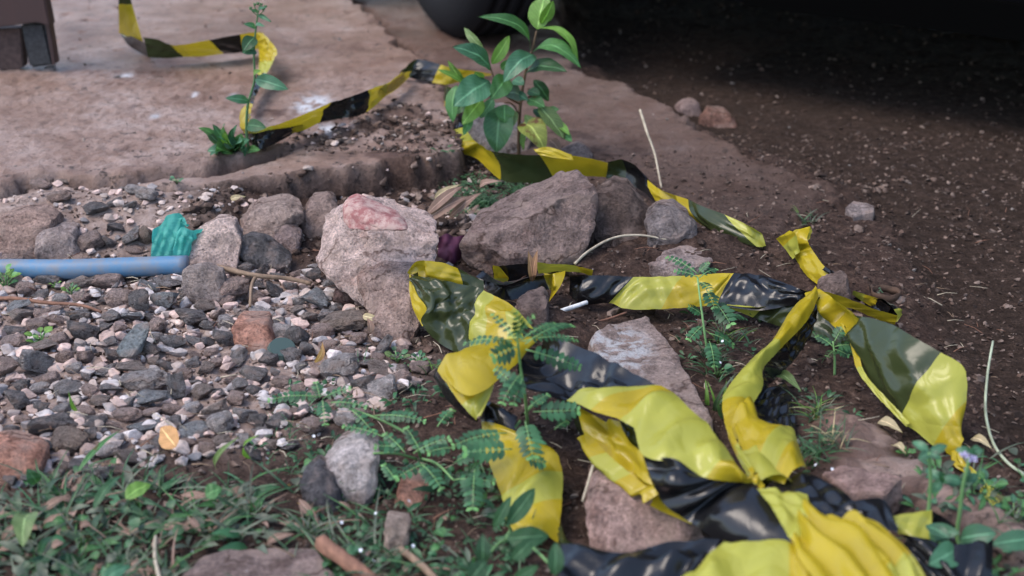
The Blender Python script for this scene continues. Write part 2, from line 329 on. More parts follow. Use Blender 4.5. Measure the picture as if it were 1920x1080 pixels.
def tube(mb, pts, r0, r1=None, n=7, mi=0, cap=True, wob=0):
    r1 = r0 if r1 is None else r1; pts = [Vector(p) for p in pts]; vs = []; fs = []; L = len(pts)
    for i, p in enumerate(pts):
        d = (pts[min(i + 1, L - 1)] - pts[max(i - 1, 0)]).normalized()
        a = d.cross(Vector((0, 0, 1)) if abs(d.z) < .9 else Vector((1, 0, 0))).normalized(); c = d.cross(a)
        r = r0 + (r1 - r0) * i / (L - 1)
        for k in range(n):
            th = 2 * math.pi * k / n; rr = r * (1 + wob * (mn.noise(p * 90 + Vector((k, 0, 0)))))
            vs.append(p + (a * math.cos(th) + c * math.sin(th)) * rr)
    for i in range(L - 1):
        for k in range(n):
            fs.append((i * n + k, i * n + (k + 1) % n, (i + 1) * n + (k + 1) % n, (i + 1) * n + k))
    if cap: fs += [tuple(range(n))[::-1], tuple((L - 1) * n + k for k in range(n))]
    mb.add(vs, fs, mi)
def cr(pts, n):                              # Catmull-Rom through points
    pts = [Vector(p) for p in pts]; out = []
    for i in range(len(pts) - 1):
        p0 = pts[i - 1] if i else pts[0] * 2 - pts[1]; p1, p2 = pts[i], pts[i + 1]
        p3 = pts[i + 2] if i + 2 < len(pts) else p2 * 2 - p1
        for k in range(n):
            t = k / n
            out.append(.5 * ((2 * p1) + (p2 - p0) * t + (2 * p0 - 5 * p1 + 4 * p2 - p3) * t * t + (3 * p1 - p0 - 3 * p2 + p3) * t ** 3))
    out.append(pts[-1]); return out
def leaf(mb, base, tip, wid, nrm=(0, -.5, 1), arch=.12, fold=.18, mi=0, kind='oval', nu=9, nv=4, twist=0, curl=0, serr=0):
    base, tip = Vector(base), Vector(tip); d = tip - base; L = d.length
    if L < 1e-6: return
    dn = d / L; n = Vector(nrm); n = (n - dn * n.dot(dn)).normalized(); s = dn.cross(n)
    vs = []; uv = []; fs = []
    for i in range(nu + 1):
        t = i / nu
        if kind == 'oval': pr = math.sin(math.pi * min(1, t ** .85)) ** .75
        elif kind == 'lance': pr = (math.sin(math.pi * t ** .7)) ** .9
        elif kind == 'blade': pr = (1 - t) ** .6 * min(1, .5 + t * 4)
        else: pr = math.sin(math.pi * (t ** 1.25)) ** .5
        if i == 0: pr = max(pr, .05)
        if serr: pr *= 1 + serr * (1 if i % 2 else -1)
        ce = base + d * t + n * (arch * L * 4 * t * (1 - t)) - n * (curl * L * t * t)
        a = twist * t; ss = s * math.cos(a) + n * math.sin(a); nn = n * math.cos(a) - s * math.sin(a)
        for k in range(nv + 1):
            q = 2 * k / nv - 1; wv = 1 + 0.0
            vs.append(ce + ss * (q * wid / 2 * pr) + nn * (abs(q) * fold * wid * pr + .03 * wid * math.sin(t * 17 + q * 3)))
            uv.append((k / nv, t))
    for i in range(nu):
        for k in range(nv):
            a = i * (nv + 1) + k; fs.append((a, a + 1, a + nv + 2, a + nv + 1))
    mb.add(vs, fs, mi, uv)
# ------------------------------------------------------------------ ground sheets
ys = [0.55]
while ys[-1] < 3.6: ys.append(ys[-1] + 0.0032 + 0.0021 * max(0, ys[-1] - .8) ** 1.2)
while ys[-1] < 60: ys.append(ys[-1] * 1.25)
ys = [-40, -10, -3, -.5, .2, .42] + ys
xs = list(np.arange(-1.15, 1.2, .0050))
a = xs[-1]
while a < 60: a = a * 1.3; xs.append(a); xs.insert(0, -a)
XX, YY = np.meshgrid(np.array(xs), np.array(ys))
Z, CM, RM, DM, DR, DP, DL, DK, DD = terrain(XX, YY)
far = sstep(6, 12, np.hypot(XX, YY)); Z = Z * (1 - far) - .0 * far
ny, nx = XX.shape
damp = np.clip(sstep(-.02, .02, DR) * (1 - sstep(-.01, .02, DP)) * .95 + sstep(0, .02, DK) * .0, 0, 1)  # ramp slab gets a darker concrete tone than the pavement
def spot(px, py, rx, ry, z=.055):
    c = G(px, py, z); return np.exp(-((XX - c.x) / rx) ** 2 - ((YY - c.y) / ry) ** 2)
splat = np.clip(spot(585, 196, .020, .045) * (vnoise(XX * 150, YY * 90, 5) > .42) * 2 + spot(437, 180, .006, .014) + spot(290, 217, .006, .012) + spot(235, 142, .010, .014) + spot(365, 178, .004, .01) + spot(610, 242, .02, .02) * (vnoise(XX * 120, YY * 60, 6) > .5), 0, 1)
stain = np.clip(spot(300, 124, .075, .10) * 1.1 + .7 * spot(150, 64, .05, .12) + .6 * spot(440, 52, .09, .10) + .6 * spot(560, 90, .10, .08) + .9 * spot(230, 281, .012, .018) + sstep(.05, .0, DP) * (DP > -.01) * (XX < 0) * (.35 + fbm(XX, YY, 40, 4, 66)) + .9 * (fbm(XX, YY, 3, 3, 55) > .10) * (fbm(XX, YY, 26, 4, 57) > .12), 0, 1)
co = np.stack([XX, YY, Z], -1).reshape(-1, 3)
q = np.arange(ny * nx).reshape(ny, nx); quads = np.stack([q[:-1, :-1], q[:-1, 1:], q[1:, 1:], q[1:, :-1]], -1).reshape(-1, 4)
cell = lambda M: ((M[:-1, :-1] + M[1:, 1:] + M[:-1, 1:] + M[1:, :-1]) / 4).ravel()
cp = (cell(np.maximum(DP, DL)) > -0.001) | ((cell(DR) > 0) & (cell(DP) < 0)); ck = (cell(DK) > 0) & ~cp; crd = (cell(DD) > 0) & ~cp & ~ck
def sheet_obj(name, sel):
    f = quads[sel]; u, inv = np.unique(f, return_inverse=True); inv = inv.reshape(f.shape)
    me = bpy.data.meshes.new(name); me.from_pydata(co[u].tolist(), [], inv.tolist()); me.update()
    me.polygons.foreach_set("use_smooth", [True] * len(f)); me.materials.append(mG)
    for nm, arr in (("mask", (CM, RM, DM)), ("wear", (damp, splat, stain))):
        ca = me.color_attributes.new(nm, 'FLOAT_COLOR', 'POINT')
        ca.data.foreach_set("color", np.stack([arr[0].ravel()[u], arr[1].ravel()[u], arr[2].ravel()[u], np.ones(len(u))], -1).ravel().astype(np.float32))
    o = bpy.data.objects.new(name, me); COL.objects.link(o); o['kind'] = 'structure'; return o
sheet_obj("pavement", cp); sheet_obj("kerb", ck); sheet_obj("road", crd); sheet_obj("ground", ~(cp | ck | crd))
# ------------------------------------------------------------------ rocks
def refine(bm, cuts_len, amp, freq, seed, maxit=5, chips=0):
    for _ in range(maxit):
        e = [e for e in bm.edges if e.calc_length() > cuts_len]
        if not e or len(bm.verts) > 9000: break
        bmesh.ops.subdivide_edges(bm, edges=e, cuts=1, use_grid_fill=False)
        bmesh.ops.triangulate(bm, faces=[f for f in bm.faces if len(f.verts) > 3])
    bm.normal_update(); rr_ = random.Random(seed * 17 + 3)
    cs = [v.co for v in bm.verts]; cen = sum(cs, Vector()) / len(cs); ext = max((c - cen).length for c in cs)
    for _ in range(chips):
        d = Vector((rr_.gauss(0, 1), rr_.gauss(0, 1) - .5, rr_.gauss(0, 1) + .2)).normalized(); far_ = max((c - cen).dot(d) for c in cs); o_ = far_ * rr_.uniform(.80, .95)
        for v in bm.verts:
            e_ = (v.co - cen).dot(d) - o_
            if e_ > 0: v.co -= d * e_
    bm.normal_update(); off = Vector((seed * 3.1, seed * 1.7, seed * .3))
    mv = []
    for v in bm.verts:
        p = v.co * freq + off
        h = mn.fractal(p * 1.5, .8, 2.1, 5) * .75 + mn.noise(p * .45) * .5 - max(0, mn.noise(p * 2.3) - .25) * 1.6 + (.5 - abs(mn.noise(p * .9))) * .5
        mv.append(v.normal * (h * amp))
    for v, d in zip(bm.verts, mv): v.co += d
def hull(pts, bev, seed):
    bm = bmesh.new()
    for p in pts: bm.verts.new(p)
    r = bmesh.ops.convex_hull(bm, input=bm.verts)
    bmesh.ops.delete(bm, geom=[g for g in set(r['geom_interior']) | set(r['geom_unused']) if isinstance(g, bmesh.types.BMVert) and g.is_valid], context='VERTS')
    bmesh.ops.dissolve_limit(bm, angle_limit=R(9), verts=bm.verts, edges=bm.edges)
    if bev: bmesh.ops.bevel(bm, geom=bm.edges[:], offset=bev, segments=1, profile=.6, affect='EDGES', clamp_overlap=True)
    bmesh.ops.triangulate(bm, faces=bm.faces[:]); bm.normal_update()
    bmesh.ops.recalc_face_normals(bm, faces=bm.faces[:])
    return bm
def finish(bm, name, m, ang=38):
    me = bpy.data.meshes.new(name); bm.to_mesh(me); bm.free(); me.materials.append(m)
    me.polygons.foreach_set("use_smooth", [True] * len(me.polygons)); me.set_sharp_from_angle(angle=R(ang)); return me
rg = random.Random(11)
def proto_pts(n, fl):
    out = []
    for _ in range(n):
        v = Vector((rg.gauss(0, 1), rg.gauss(0, 1), rg.gauss(0, 1))).normalized()
        k = rg.uniform(.82, 1.0)
        e = .75                                    # superellipsoid: blocky
        v = Vector((math.copysign(abs(v.x) ** e, v.x), math.copysign(abs(v.y) ** e, v.y), math.copysign(abs(v.z) ** e, v.z) * fl)) * k
        out.append(v)
    return out
PROTO = []; PROTOP = []
for i in range(16):
    bm = hull(proto_pts(rg.randint(9, 15), rg.uniform(.75, 1)), .035, i); refine(bm, .24, .040, 1.9, i, chips=2); PROTO.append(finish(bm, "stone_shape", mRockU, 24))
for i in range(8):
    bm = hull(proto_pts(34, .85), .10, i); refine(bm, .22, .12, 2.2, i + 40); PROTOP.append(finish(bm, "crumb_shape", mPinkU, 60))
def stone(cx, cy, wpx, hpx, tone, label, name='stone', group=None, cat='stone', seed=None, depth=.8, z=None, rot=None, raw=False):
    r = random.Random(seed if seed is not None else int(cx * 7 + cy * 13))
    p = P(cx, cy + hpx * .42) if z is None else G(cx, cy + hpx * .42, z)
    sc = pxm(p); Wd = 1.12 * wpx / sc; Dp = Wd * depth; Hh = max(.42 * Wd, (hpx * 1.12 / sc - Dp * .33) / .93)
    me = r.choice(PROTOP if tone in ('pink', 'white', 'tan') and r.random() < .75 else PROTO)
    o = bpy.data.objects.new(name, me); COL.objects.link(o)
    o.location = (p.x, p.y + Dp * .42, p.z + Hh * .46)
    o.rotation_euler = (r.uniform(-.3, .3), r.uniform(-.3, .3) if rot is None else rot, r.uniform(-.5, .5) + r.choice((0, math.pi)))
    o.scale = (Wd * .56, Dp * .56, Hh * .58)
    k = r.uniform(.85, 1.15); c = TONES[tone]; o.color = (c[0] * k, c[1] * k, c[2] * k, 1)
    return tag(o, label, cat, group)
def outline_rock(pts, label, tone, name='rock', thick=.07, mode='stand', lean=.35, bulge=.25, seed=1, m=None, amp=.004, z0=None, zt=.03, bev=.0015, fine=.0065, mats=None, sink=.015, chips=9):
    xs_ = [p[0] for p in pts]; ym = max(p[1] for p in pts); cxp = sum(xs_) / len(xs_)
    b0 = P(cxp, ym) if z0 is None else G(cxp, ym, z0)
    P3 = []
    if mode == 'stand':
        for (x, y) in pts:
            q = D(x, y, b0.y)
            Y = b0.y + lean * max(0, q.z - b0.z); q = D(x, y, Y); P3.append(q)
        c = sum(P3, Vector()) / len(P3)
        body = list(P3)
        for q in P3: 
            body.append(c + (q - c) * .62 + Vector((0, -bulge * thick * .5, 0)))
            body.append(c + (q - c) * .85 + Vector((0, thick * .8, 0)))
        for q in list(body):
            if q.z < b0.z + .01: body.append(Vector((q.x, q.y, b0.z - sink)))
    else:
        for (x, y) in pts: P3.append(G(x, y, zt + b0.z))
        body = []; c = sum(P3, Vector()) / len(P3); rr = random.Random(seed)
        for q in P3: body += [q + Vector((0, 0, rr.uniform(-.004, .004))), c + (q - c) * 1.03 + Vector((0, 0, -zt * .5)), c + (q - c) * .97 + Vector((0, 0, -zt - sink))]
    org = Vector((c.x, c.y, b0.z))
    bm = hull([p - org for p in body], bev, seed); refine(bm, fine, amp, 26, seed, 7, 0 if mode == 'flat' else chips)
    me = finish(bm, name, m or mRock, 28)
    o = bpy.data.objects.new(name, me); COL.objects.link(o); o.location = org; cc = TONES[tone] if isinstance(tone, str) else tone; o.color = (*cc, 1)
    return tag(o, label, 'rock' if name == 'rock' else name.replace('_', ' '))
# the big lumps
o = outline_rock([(578, 452), (600, 415), (630, 388), (662, 380), (705, 402), (752, 428), (824, 444), (820, 476), (800, 500), (786, 560), (770, 600), (735, 600), (690, 560), (640, 530), (590, 492)], "large pink concrete lump with a maroon painted patch on top, behind the gravel", (.68, .51, .45), 'concrete_lump', .10, lean=.75, bulge=.35, seed=3, m=mPink, amp=.006, z0=.004)
lump = o
# its lower shoulder and the painted patch
pm_, t_, b_ = mat("maroon_paint", (.20, .055, .06), .9)
cc = mixc(t_, (.25, .10, .095), (.42, .29, .25), ramp(t_, tex(t_, 70, 6, .75).outputs[0], [(.42, g3(0)), (.58, g3(1))]).outputs[0]); t_.links.new(cc, b_.inputs[0]); bump(t_, b_, tex(t_, 200, 5, .7).outputs[0], .5, .002)
p2 = outline_rock([(632, 392), (662, 376), (700, 396), (745, 414), (764, 430), (745, 436), (690, 424), (640, 412)], None, 'pink', 'painted_top', .05, lean=.8, bulge=.1, seed=9, m=pm_, amp=.003, z0=.112, sink=0)
p2.parent = lump; p2.matrix_parent_inverse = Matrix.Translation(-Vector(lump.location))
for k in ('category', 'label'):
    if k in p2: del p2[k]
outline_rock([(668, 520), (760, 500), (792, 505), (782, 560), (786, 622), (760, 648), (712, 646), (700, 600), (686, 560)], "brownish pink concrete chunk propped below the large pink lump", (.44, .31, .26), 'concrete_lump', .06, lean=.8, bulge=.3, seed=14, m=mPink, amp=.005)
outline_rock([(862, 462), (880, 436), (938, 402), (1008, 368), (1060, 345), (1098, 330), (1116, 352), (1118, 425), (1088, 486), (1040, 503), (930, 505), (872, 495)], "big brown speckled rock leaning under the tape and the sapling", (.28, .20, .175), 'rock', .09, lean=.5, bulge=.4, seed=5, amp=.005)
outline_rock([(1112, 360), (1150, 345), (1196, 362), (1222, 396), (1212, 440), (1160, 458), (1112, 450)], "dark earthy rock right behind the big brown rock", (.13, .09, .075), 'rock', .07, lean=.6, seed=6)
outline_rock([(1212, 418), (1235, 398), (1270, 396), (1300, 415), (1312, 440), (1280, 455), (1215, 452)], "grey rounded rock between the dark rock and the black tape stripe", (.24, .20, .19), 'rock', .06, lean=.6, seed=8)
outline_rock([(346, 470), (362, 436), (400, 418), (440, 420), (452, 452), (440, 490), (400, 500), (352, 494)], "pale pink concrete chunk resting on the end of the blue pipe", (.70, .53, .46), 'concrete_lump', .05, lean=.4, seed=10, m=mPink, z0=.012)
outline_rock([(436, 425), (470, 398), (520, 385), (562, 392), (572, 412), (545, 440), (500, 462), (450, 455)], "brown smooth rock at the edge of the dug hole, left of a squarish rock", (.42, .31, .26), 'rock', .07, lean=.5, seed=12)
outline_rock([(563, 412), (578, 380), (612, 373), (636, 392), (620, 425), (590, 442), (566, 440)], "squarish brown rock just left of the large pink concrete lump", (.34, .24, .20), 'rock', .06, lean=.4, seed=15)
outline_rock([(500, 462), (520, 432), (540, 425), (566, 445), (562, 472), (530, 478)], "small pinkish rock with a red side below the squarish brown rock", (.34, .25, .23), 'rock', .04, lean=.4, seed=16)
outline_rock([(440, 452), (462, 438), (490, 446), (548, 490), (545, 510), (500, 498), (448, 482)], "dark grey wedge of stone beside the pale pink concrete chunk", (.14, .13, .13), 'rock', .035, lean=.4, seed=17)
outline_rock([(-20, 420), (20, 402), (75, 396), (104, 415), (106, 460), (70, 480), (10, 484), (-20, 478)], "large pinkish rock at the photo's left edge above the blue pipe", (.40, .27, .22), 'rock', .06, lean=.4, seed=18, m=mPink)
outline_rock([(62, 475), (70, 438), (105, 430), (138, 436), (150, 478), (110, 488)], "flat-topped grey-pink rock standing above the blue pipe", (.42, .33, .30), 'rock', .05, lean=.4, seed=19)
outline_rock([(335, 545), (334, 520), (356, 500), (392, 498), (418, 515), (428, 545), (420, 566), (384, 572), (352, 566)], "large flat-faced grey-brown stone just below the end of the blue pipe", (.36, .29, .26), 'rock', .03, lean=.3, bulge=.1, seed=21, sink=.005)
fs_ = outline_rock([(1108, 640), (1140, 612), (1212, 598), (1232, 622), (1262, 652), (1300, 712), (1336, 786), (1300, 800), (1225, 760), (1150, 705)], "flat pinkish-grey stone slab with a white smear under the foreground tape", (.40, .30, .26), 'rock', mode='flat', zt=.020, seed=23, amp=.003)
ms_ = mRock.copy(); ms_.name = "rock_smeared"; t = ms_.node_tree; b = t.nodes["Principled BSDF"]; src = b.inputs['Base Color'].links[0].from_socket
gx = tex(t, 1, typ='ShaderNodeTexVoronoi'); t.nodes.remove(gx); tc_ = t.nodes.new("ShaderNodeTexCoord"); mp_ = t.nodes.new("ShaderNodeMapping"); t.links.new(tc_.outputs['Object'], mp_.inputs[0])
mp_.inputs['Location'].default_value = (.035 * 22, -.03 * 14, 0); mp_.inputs['Scale'].default_value = (22, 14, 4); gg = t.nodes.new("ShaderNodeTexGradient"); gg.gradient_type = 'SPHERICAL'; t.links.new(mp_.outputs[0], gg.inputs[0])
sm_ = mixc(t, ramp(t, gg.outputs[1], [(.0, g3(0)), (.4, g3(1))]).outputs[0], ramp(t, tex(t, 55, 5, .7).outputs[0], [(.46, g3(0)), (.56, g3(1))]).outputs[0], 1.0, 'MULTIPLY')
t.links.new(mixc(t, src, (.62, .60, .60), sm_), b.inputs['Base Color']); fs_.data.materials[0] = ms_
outline_rock([(598, 880), (622, 850), (680, 836), (716, 852), (714, 890), (694, 940), (640, 945), (612, 920)], "white-speckled angular rock in the weeds at the bottom centre", (.60, .52, .49), 'rock', .05, lean=.5, seed=24)
outline_rock([(1096, 965), (1112, 930), (1170, 912), (1225, 935), (1300, 975), (1330, 1020), (1250, 1055), (1120, 1040)], "pink and orange broken brick lump framed by the foreground tape", (.46, .31, .27), 'concrete_lump', .07, lean=.7, seed=25, m=mPink)
outline_rock([(1095, 905), (1180, 890), (1260, 940), (1240, 985), (1110, 960)], "brown half-buried rock behind the pink and orange brick lump", (.25, .15, .12), 'rock', .05, lean=.8, seed=26, z0=.0)
outline_rock([(1540, 548), (1560, 528), (1586, 518), (1598, 545), (1600, 566), (1570, 572), (1545, 566)], "brown cube-like stone pinning the tape where its loops meet", (.22, .155, .13), 'rock', .04, lean=.3, seed=27, z0=.01)
outline_rock([(970, 575), (990, 560), (1022, 553), (1035, 572), (1028, 610), (1000, 622), (975, 606)], "brown clod of earth inside the left loop of the tape", (.17, .12, .105), 'rock', .04, lean=.4, seed=28)
outline_rock([(1222, 494), (1250, 466), (1310, 454), (1348, 468), (1330, 492), (1270, 506)], "pale dusty stone half buried in the soil heap behind the flat tape", (.40, .31, .28), 'rock', mode='flat', zt=.012, seed=29)
outline_rock([(560, 905), (590, 880), (622, 900), (640, 948), (615, 965), (580, 945)], "dark grey wedge rock left of the white-speckled rock", (.12, .11, .115), 'rock', .04, lean=.5, seed=30)
outline_rock([(345, 1065), (380, 1035), (480, 1022), (590, 1035), (625, 1070), (600, 1120), (340, 1120)], "flat pinkish-brown slab at the bottom edge below the weeds", (.28, .20, .175), 'rock', mode='flat', zt=.012, seed=31, amp=.003)
outline_rock([(1545, 880), (1580, 868), (1640, 880), (1690, 900), (1660, 925), (1590, 925)], "reddish fragment embedded in the buried kerb", (.44, .29, .25), 'rock', mode='flat', zt=.022, seed=32)
outline_rock([(1264, 210), (1284, 192), (1306, 194), (1320, 212), (1300, 218)], "pale stone at the broken slab edge near the car's shadow", (.38, .27, .24), 'rock', .05, lean=.5, seed=33)
outline_rock([(1312, 228), (1330, 206), (1346, 214), (1362, 210), (1386, 232), (1340, 238)], "rusty brown clod on the slab edge near the car's shadow", (.28, .15, .11), 'rock', .05, lean=.5, seed=34)
outline_rock([(1586, 388), (1600, 378), (1640, 386), (1638, 400), (1600, 404)], "flat pale stone lying on the dark road soil", (.33, .27, .25), 'rock', mode='flat', zt=.01, seed=35, sink=.004)
outline_rock([(860, 250), (900, 205), (960, 200), (1000, 250), (985, 290), (900, 290)], "smooth grey stone behind the sapling inside the tape bend", (.26, .24, .24), 'rock', .06, lean=1.2, seed=36)
outline_rock([(1050, 285), (1085, 270), (1110, 285), (1105, 300), (1060, 300)], "small grey-brown rock right of the sapling's stem", (.22, .18, .17), 'rock', .04, lean=.6, seed=37)
outline_rock([(-60, 850), (0, 842), (60, 856), (78, 872), (70, 892), (0, 908), (-60, 905)], "terracotta brick fragment at the photo's left edge in the weeds", 'brick', 'brick_fragment', .05, lean=.4, seed=38, amp=.0015, chips=2)
outline_rock([(430, 620), (438, 607), (500, 608), (512, 650), (505, 662), (448, 650)], "squared orange brick fragment lying on the gravel", 'brick', 'brick_fragment', .05, lean=.9, seed=39, amp=.0012, chips=1)
outline_rock([(738, 945), (750, 912), (782, 908), (806, 922), (790, 945), (760, 955)], "small orange brick shard among the feathery weeds", 'brick', 'brick_fragment', .04, lean=.7, seed=40, amp=.0012, chips=2)
outline_rock([(718, 1010), (722, 985), (750, 978), (768, 992), (764, 1022), (735, 1045), (722, 1035)], "tan rounded pebble-like lump at the bottom among white flowers", 'tan', 'rock', .03, lean=.3, seed=41)
# named gravel stones: (cx, cy, w, h, tone, words)
ST_ = [
 (305, 565, 50, 48, 'light', "pale chipped stone with a squared corner left of the large flat-faced stone"),
 (222, 565, 46, 46, 'pink', "round pink-grey stone above the slate-coloured shard"),
 (262, 570, 38, 56, 'dark', "dark angular stone between a round pink-grey stone and a pale chipped one"),
 (200, 525, 66, 50, 'pink', "lumpy pink stone just below the middle of the blue pipe"),
 (145, 592, 46, 30, 'grey', "low grey stone above the small three-leaf seedling"),
 (102, 603, 36, 24, 'pink', "small pink stone above the small seedling"),
 (40, 595, 50, 36, 'brown', "grey-brown stone below the end of the brown twig"),
 (30, 575, 54, 36, 'light', "whitish stone under the thin brown twig at the left edge"),
 (148, 624, 60, 52, 'dark', "dark blocky stone right of the small seedling"),
 (188, 620, 48, 28, 'dark', "dark low stone touching the slate-coloured shard"),
 (206, 597, 38, 36, 'grey', "smooth grey stone below the round pink-grey stone"),
 (240, 594, 46, 36, 'light', "mottled light grey stone above the slate-coloured shard"),
 (348, 600, 76, 48, 'dark', "wide dark stone below the large flat-faced stone"),
 (294, 614, 32, 36, 'pink', "pink stone right of the slate-coloured shard"),
 (320, 642, 52, 46, 'grey', "bulky grey stone left of the brick fragment's shard"),
 (595, 566, 62, 44, 'light', "bright light-grey angular stone below the forked twig"),
 (486, 597, 64, 34, 'white', "white and pink stone resting just above the brick fragment"),
 (526, 628, 44, 42, 'white', "smooth white stone right of the brick fragment"),
 (558, 633, 42, 56, 'dark', "tall dark stone right of the smooth white stone"),
 (574, 658, 34, 36, 'grey', "small blue-grey stone left of the curled brown leaf"),
 (636, 696, 66, 60, 'white', "pinkish-white stone at the right end of the gravel"),
 (62, 686, 66, 66, 'grey', "pointed grey stone at the left among pink crumbs"),
 (72, 652, 54, 40, 'brown', "dark brown stone below the small seedling"),
 (189, 694, 58, 46, 'grey', "domed grey stone in the middle of the left gravel"),
 (212, 668, 60, 44, 'dark', "dark stone with a flat top below the slate-coloured shard"),
 (278, 655, 50, 40, 'brown', "brownish stone right of the slate-coloured shard"),
 (318, 684, 52, 44, 'dark', "dark rounded stone below the bulky grey stone"),
 (436, 676, 54, 44, 'grey', "blue-grey flat-sided stone below the brick fragment"),
 (24, 622, 52, 34, 'dark', "dark stone at the left edge above a round pink one"),
 (21, 644, 46, 30, 'pink', "round pink stone at the left edge of the gravel"),
 (267, 723, 86, 44, 'white', "oblong pinkish-white block in the lower gravel"),
 (327, 728, 38, 58, 'grey', "upright grey stone touching the oblong pinkish-white block"),
 (250, 704, 72, 26, 'brown', "long olive-brown shard above the oblong pinkish-white block"),
 (25, 757, 52, 50, 'dark', "large dark stone near the lower left edge"),
 (130, 738, 66, 44, 'grey', "wide grey stone above the thin green shoot"),
 (280, 756, 64, 30, 'light', "light blue-grey stone under the oblong pinkish-white block"),
 (235, 757, 38, 28, 'grey', "small grey stone left of the light blue-grey one"),
 (280, 776, 34, 22, 'pink', "small squarish pink stone below the light blue-grey stone"),
 (318, 772, 42, 26, 'pink', "pink block right of the small squarish pink stone"),
 (235, 784, 52, 26, 'pink', "flattened pink-grey stone left of the squarish pink ones"),
 (268, 806, 72, 38, 'light', "broad pale blue-grey stone left of the orange-tan leaf"),
 (90, 806, 86, 44, 'dark', "broad dark blue-grey stone above the weeds on the left"),
 (120, 838, 72, 38, 'tan', "slanting tan stone right of the terracotta brick fragment"),
 (173, 796, 48, 38, 'dark', "dark stone crossed by the thin green shoot"),
 (397, 771, 60, 42, 'brown', "slanted brown-grey stone in the lower middle gravel"),
 (452, 778, 56, 42, 'grey', "rounded grey stone right of the slanted brown-grey stone"),
 (412, 797, 46, 46, 'white', "pale pink wedge below the slanted brown-grey stone"),
 (362, 812, 52, 30, 'light', "pale grey stone just right of the orange-tan leaf"),
 (168, 855, 22, 22, 'white', "tiny round white pebble at the edge of the weeds"),
 (274, 843, 26, 18, 'white', "small white pebble below the orange-tan leaf"),
 (475, 705, 56, 42, 'grey', "grey stone right below the blue-grey flat-sided one"),
 (648, 610, 84, 50, 'tan', "broad tan-pink stone at the right of the gravel"),
 (648, 560, 50, 50, 'red', "reddish-brown stone at the foot of the large concrete lump"),
 (704, 747, 84, 28, 'white', "flat whitish stone among the feathery weeds"),
 (716, 702, 54, 20, 'brown', "flat brown-grey chip right of the pinkish-white stone"),
 (108, 370, 42, 30, 'pink', "salmon pink stone near the slab crack at the left"),
 (180, 392, 50, 34, 'dark', "dark pointed stone near the slab crack"),
 (243, 388, 40, 26, 'grey', "grey flat stone below the pair of whitish stones"),
 (272, 366, 38, 32, 'white', "whitish pink stone, right one of the pair below the slab crack"),
 (250, 357, 34, 24, 'white', "whitish stone, left one of the pair below the slab crack"),
 (212, 380, 32, 24, 'dark', "small dark stone between the dark pointed and grey flat stones"),
 (168, 456, 46, 42, 'pink', "pinkish stone just right of the flat-topped rock"),
 (208, 452, 38, 40, 'dark', "dark upright stone between pinkish stones above the pipe"),
 (214, 430, 36, 30, 'dark', "charcoal lump above the blue pipe"),
 (243, 446, 40, 44, 'grey', "grey slanted stone left of the teal cloth"),
 (273, 447, 24, 44, 'tan', "thin upright tan chip touching the teal cloth"),
 (250, 470, 34, 22, 'pink', "small pink stone wedged behind the blue pipe by the teal cloth"),
 (16, 487, 44, 24, 'pink', "pink stone behind the blue pipe at the left edge"),
 (72, 347, 36, 24, 'pink', "pink crumb at the slab crack, far left"),
 (116, 343, 22, 14, 'tan', "small tan crumb at the slab crack"),
 (175, 331, 20, 15, 'pink', "pink pebble sitting in the slab crack"),
 (197, 326, 13, 12, 'pink', "tiny pink pebble beside the one in the slab crack"),
 (228, 326, 24, 18, 'grey', "grey pebble in the slab crack"),
 (40, 500, 34, 24, 'dark', "dark pointed stone overlapping the left part of the blue pipe"),
 (47, 505, 44, 30, 'brown', "brown stone leaning on the front of the blue pipe"),
 (90, 530, 66, 36, 'dark', "dark broken stone below the left part of the blue pipe"),
 (138, 537, 56, 34, 'brown', "brown-grey rounded stone behind the yellow-green seedlings"),
 (172, 525, 26, 34, 'dark', "thin dark upright shard below the blue pipe"),
 (285, 528, 40, 26, 'dark', "dark stone tucked below the right part of the blue pipe"),
 (308, 530, 50, 34, 'grey', "grey domed stone left of the large flat-faced stone"),
 (275, 540, 40, 30, 'light', "light wedge stone below the blue pipe's right half"),
 (420, 565, 34, 26, 'pink', "pink rounded stone under the large flat-faced stone"),
 (432, 545, 60, 50, 'pink', "crumbly pink stone right of the large flat-faced stone"),
 (515, 545, 40, 40, 'dark', "dark stone below the forked twig"),
 (543, 537, 36, 30, 'grey', "grey oval stone below the right end of the forked twig"),
 (90, 128, 26, 16, 'white', "whitish pebble at the foot of the metal stand"),
]
for i, s in enumerate(ST_): stone(*s[:5], s[5], seed=100 + i)
sl_ = outline_rock([(214, 668), (218, 648), (250, 612), (278, 604), (282, 618), (262, 650), (246, 672), (238, 660)], "slate-coloured thin shard slanting over the gravel", (.24, .26, .26), 'rock', .014, lean=.9, bulge=.1, seed=50, amp=.001, sink=.0, z0=.012)
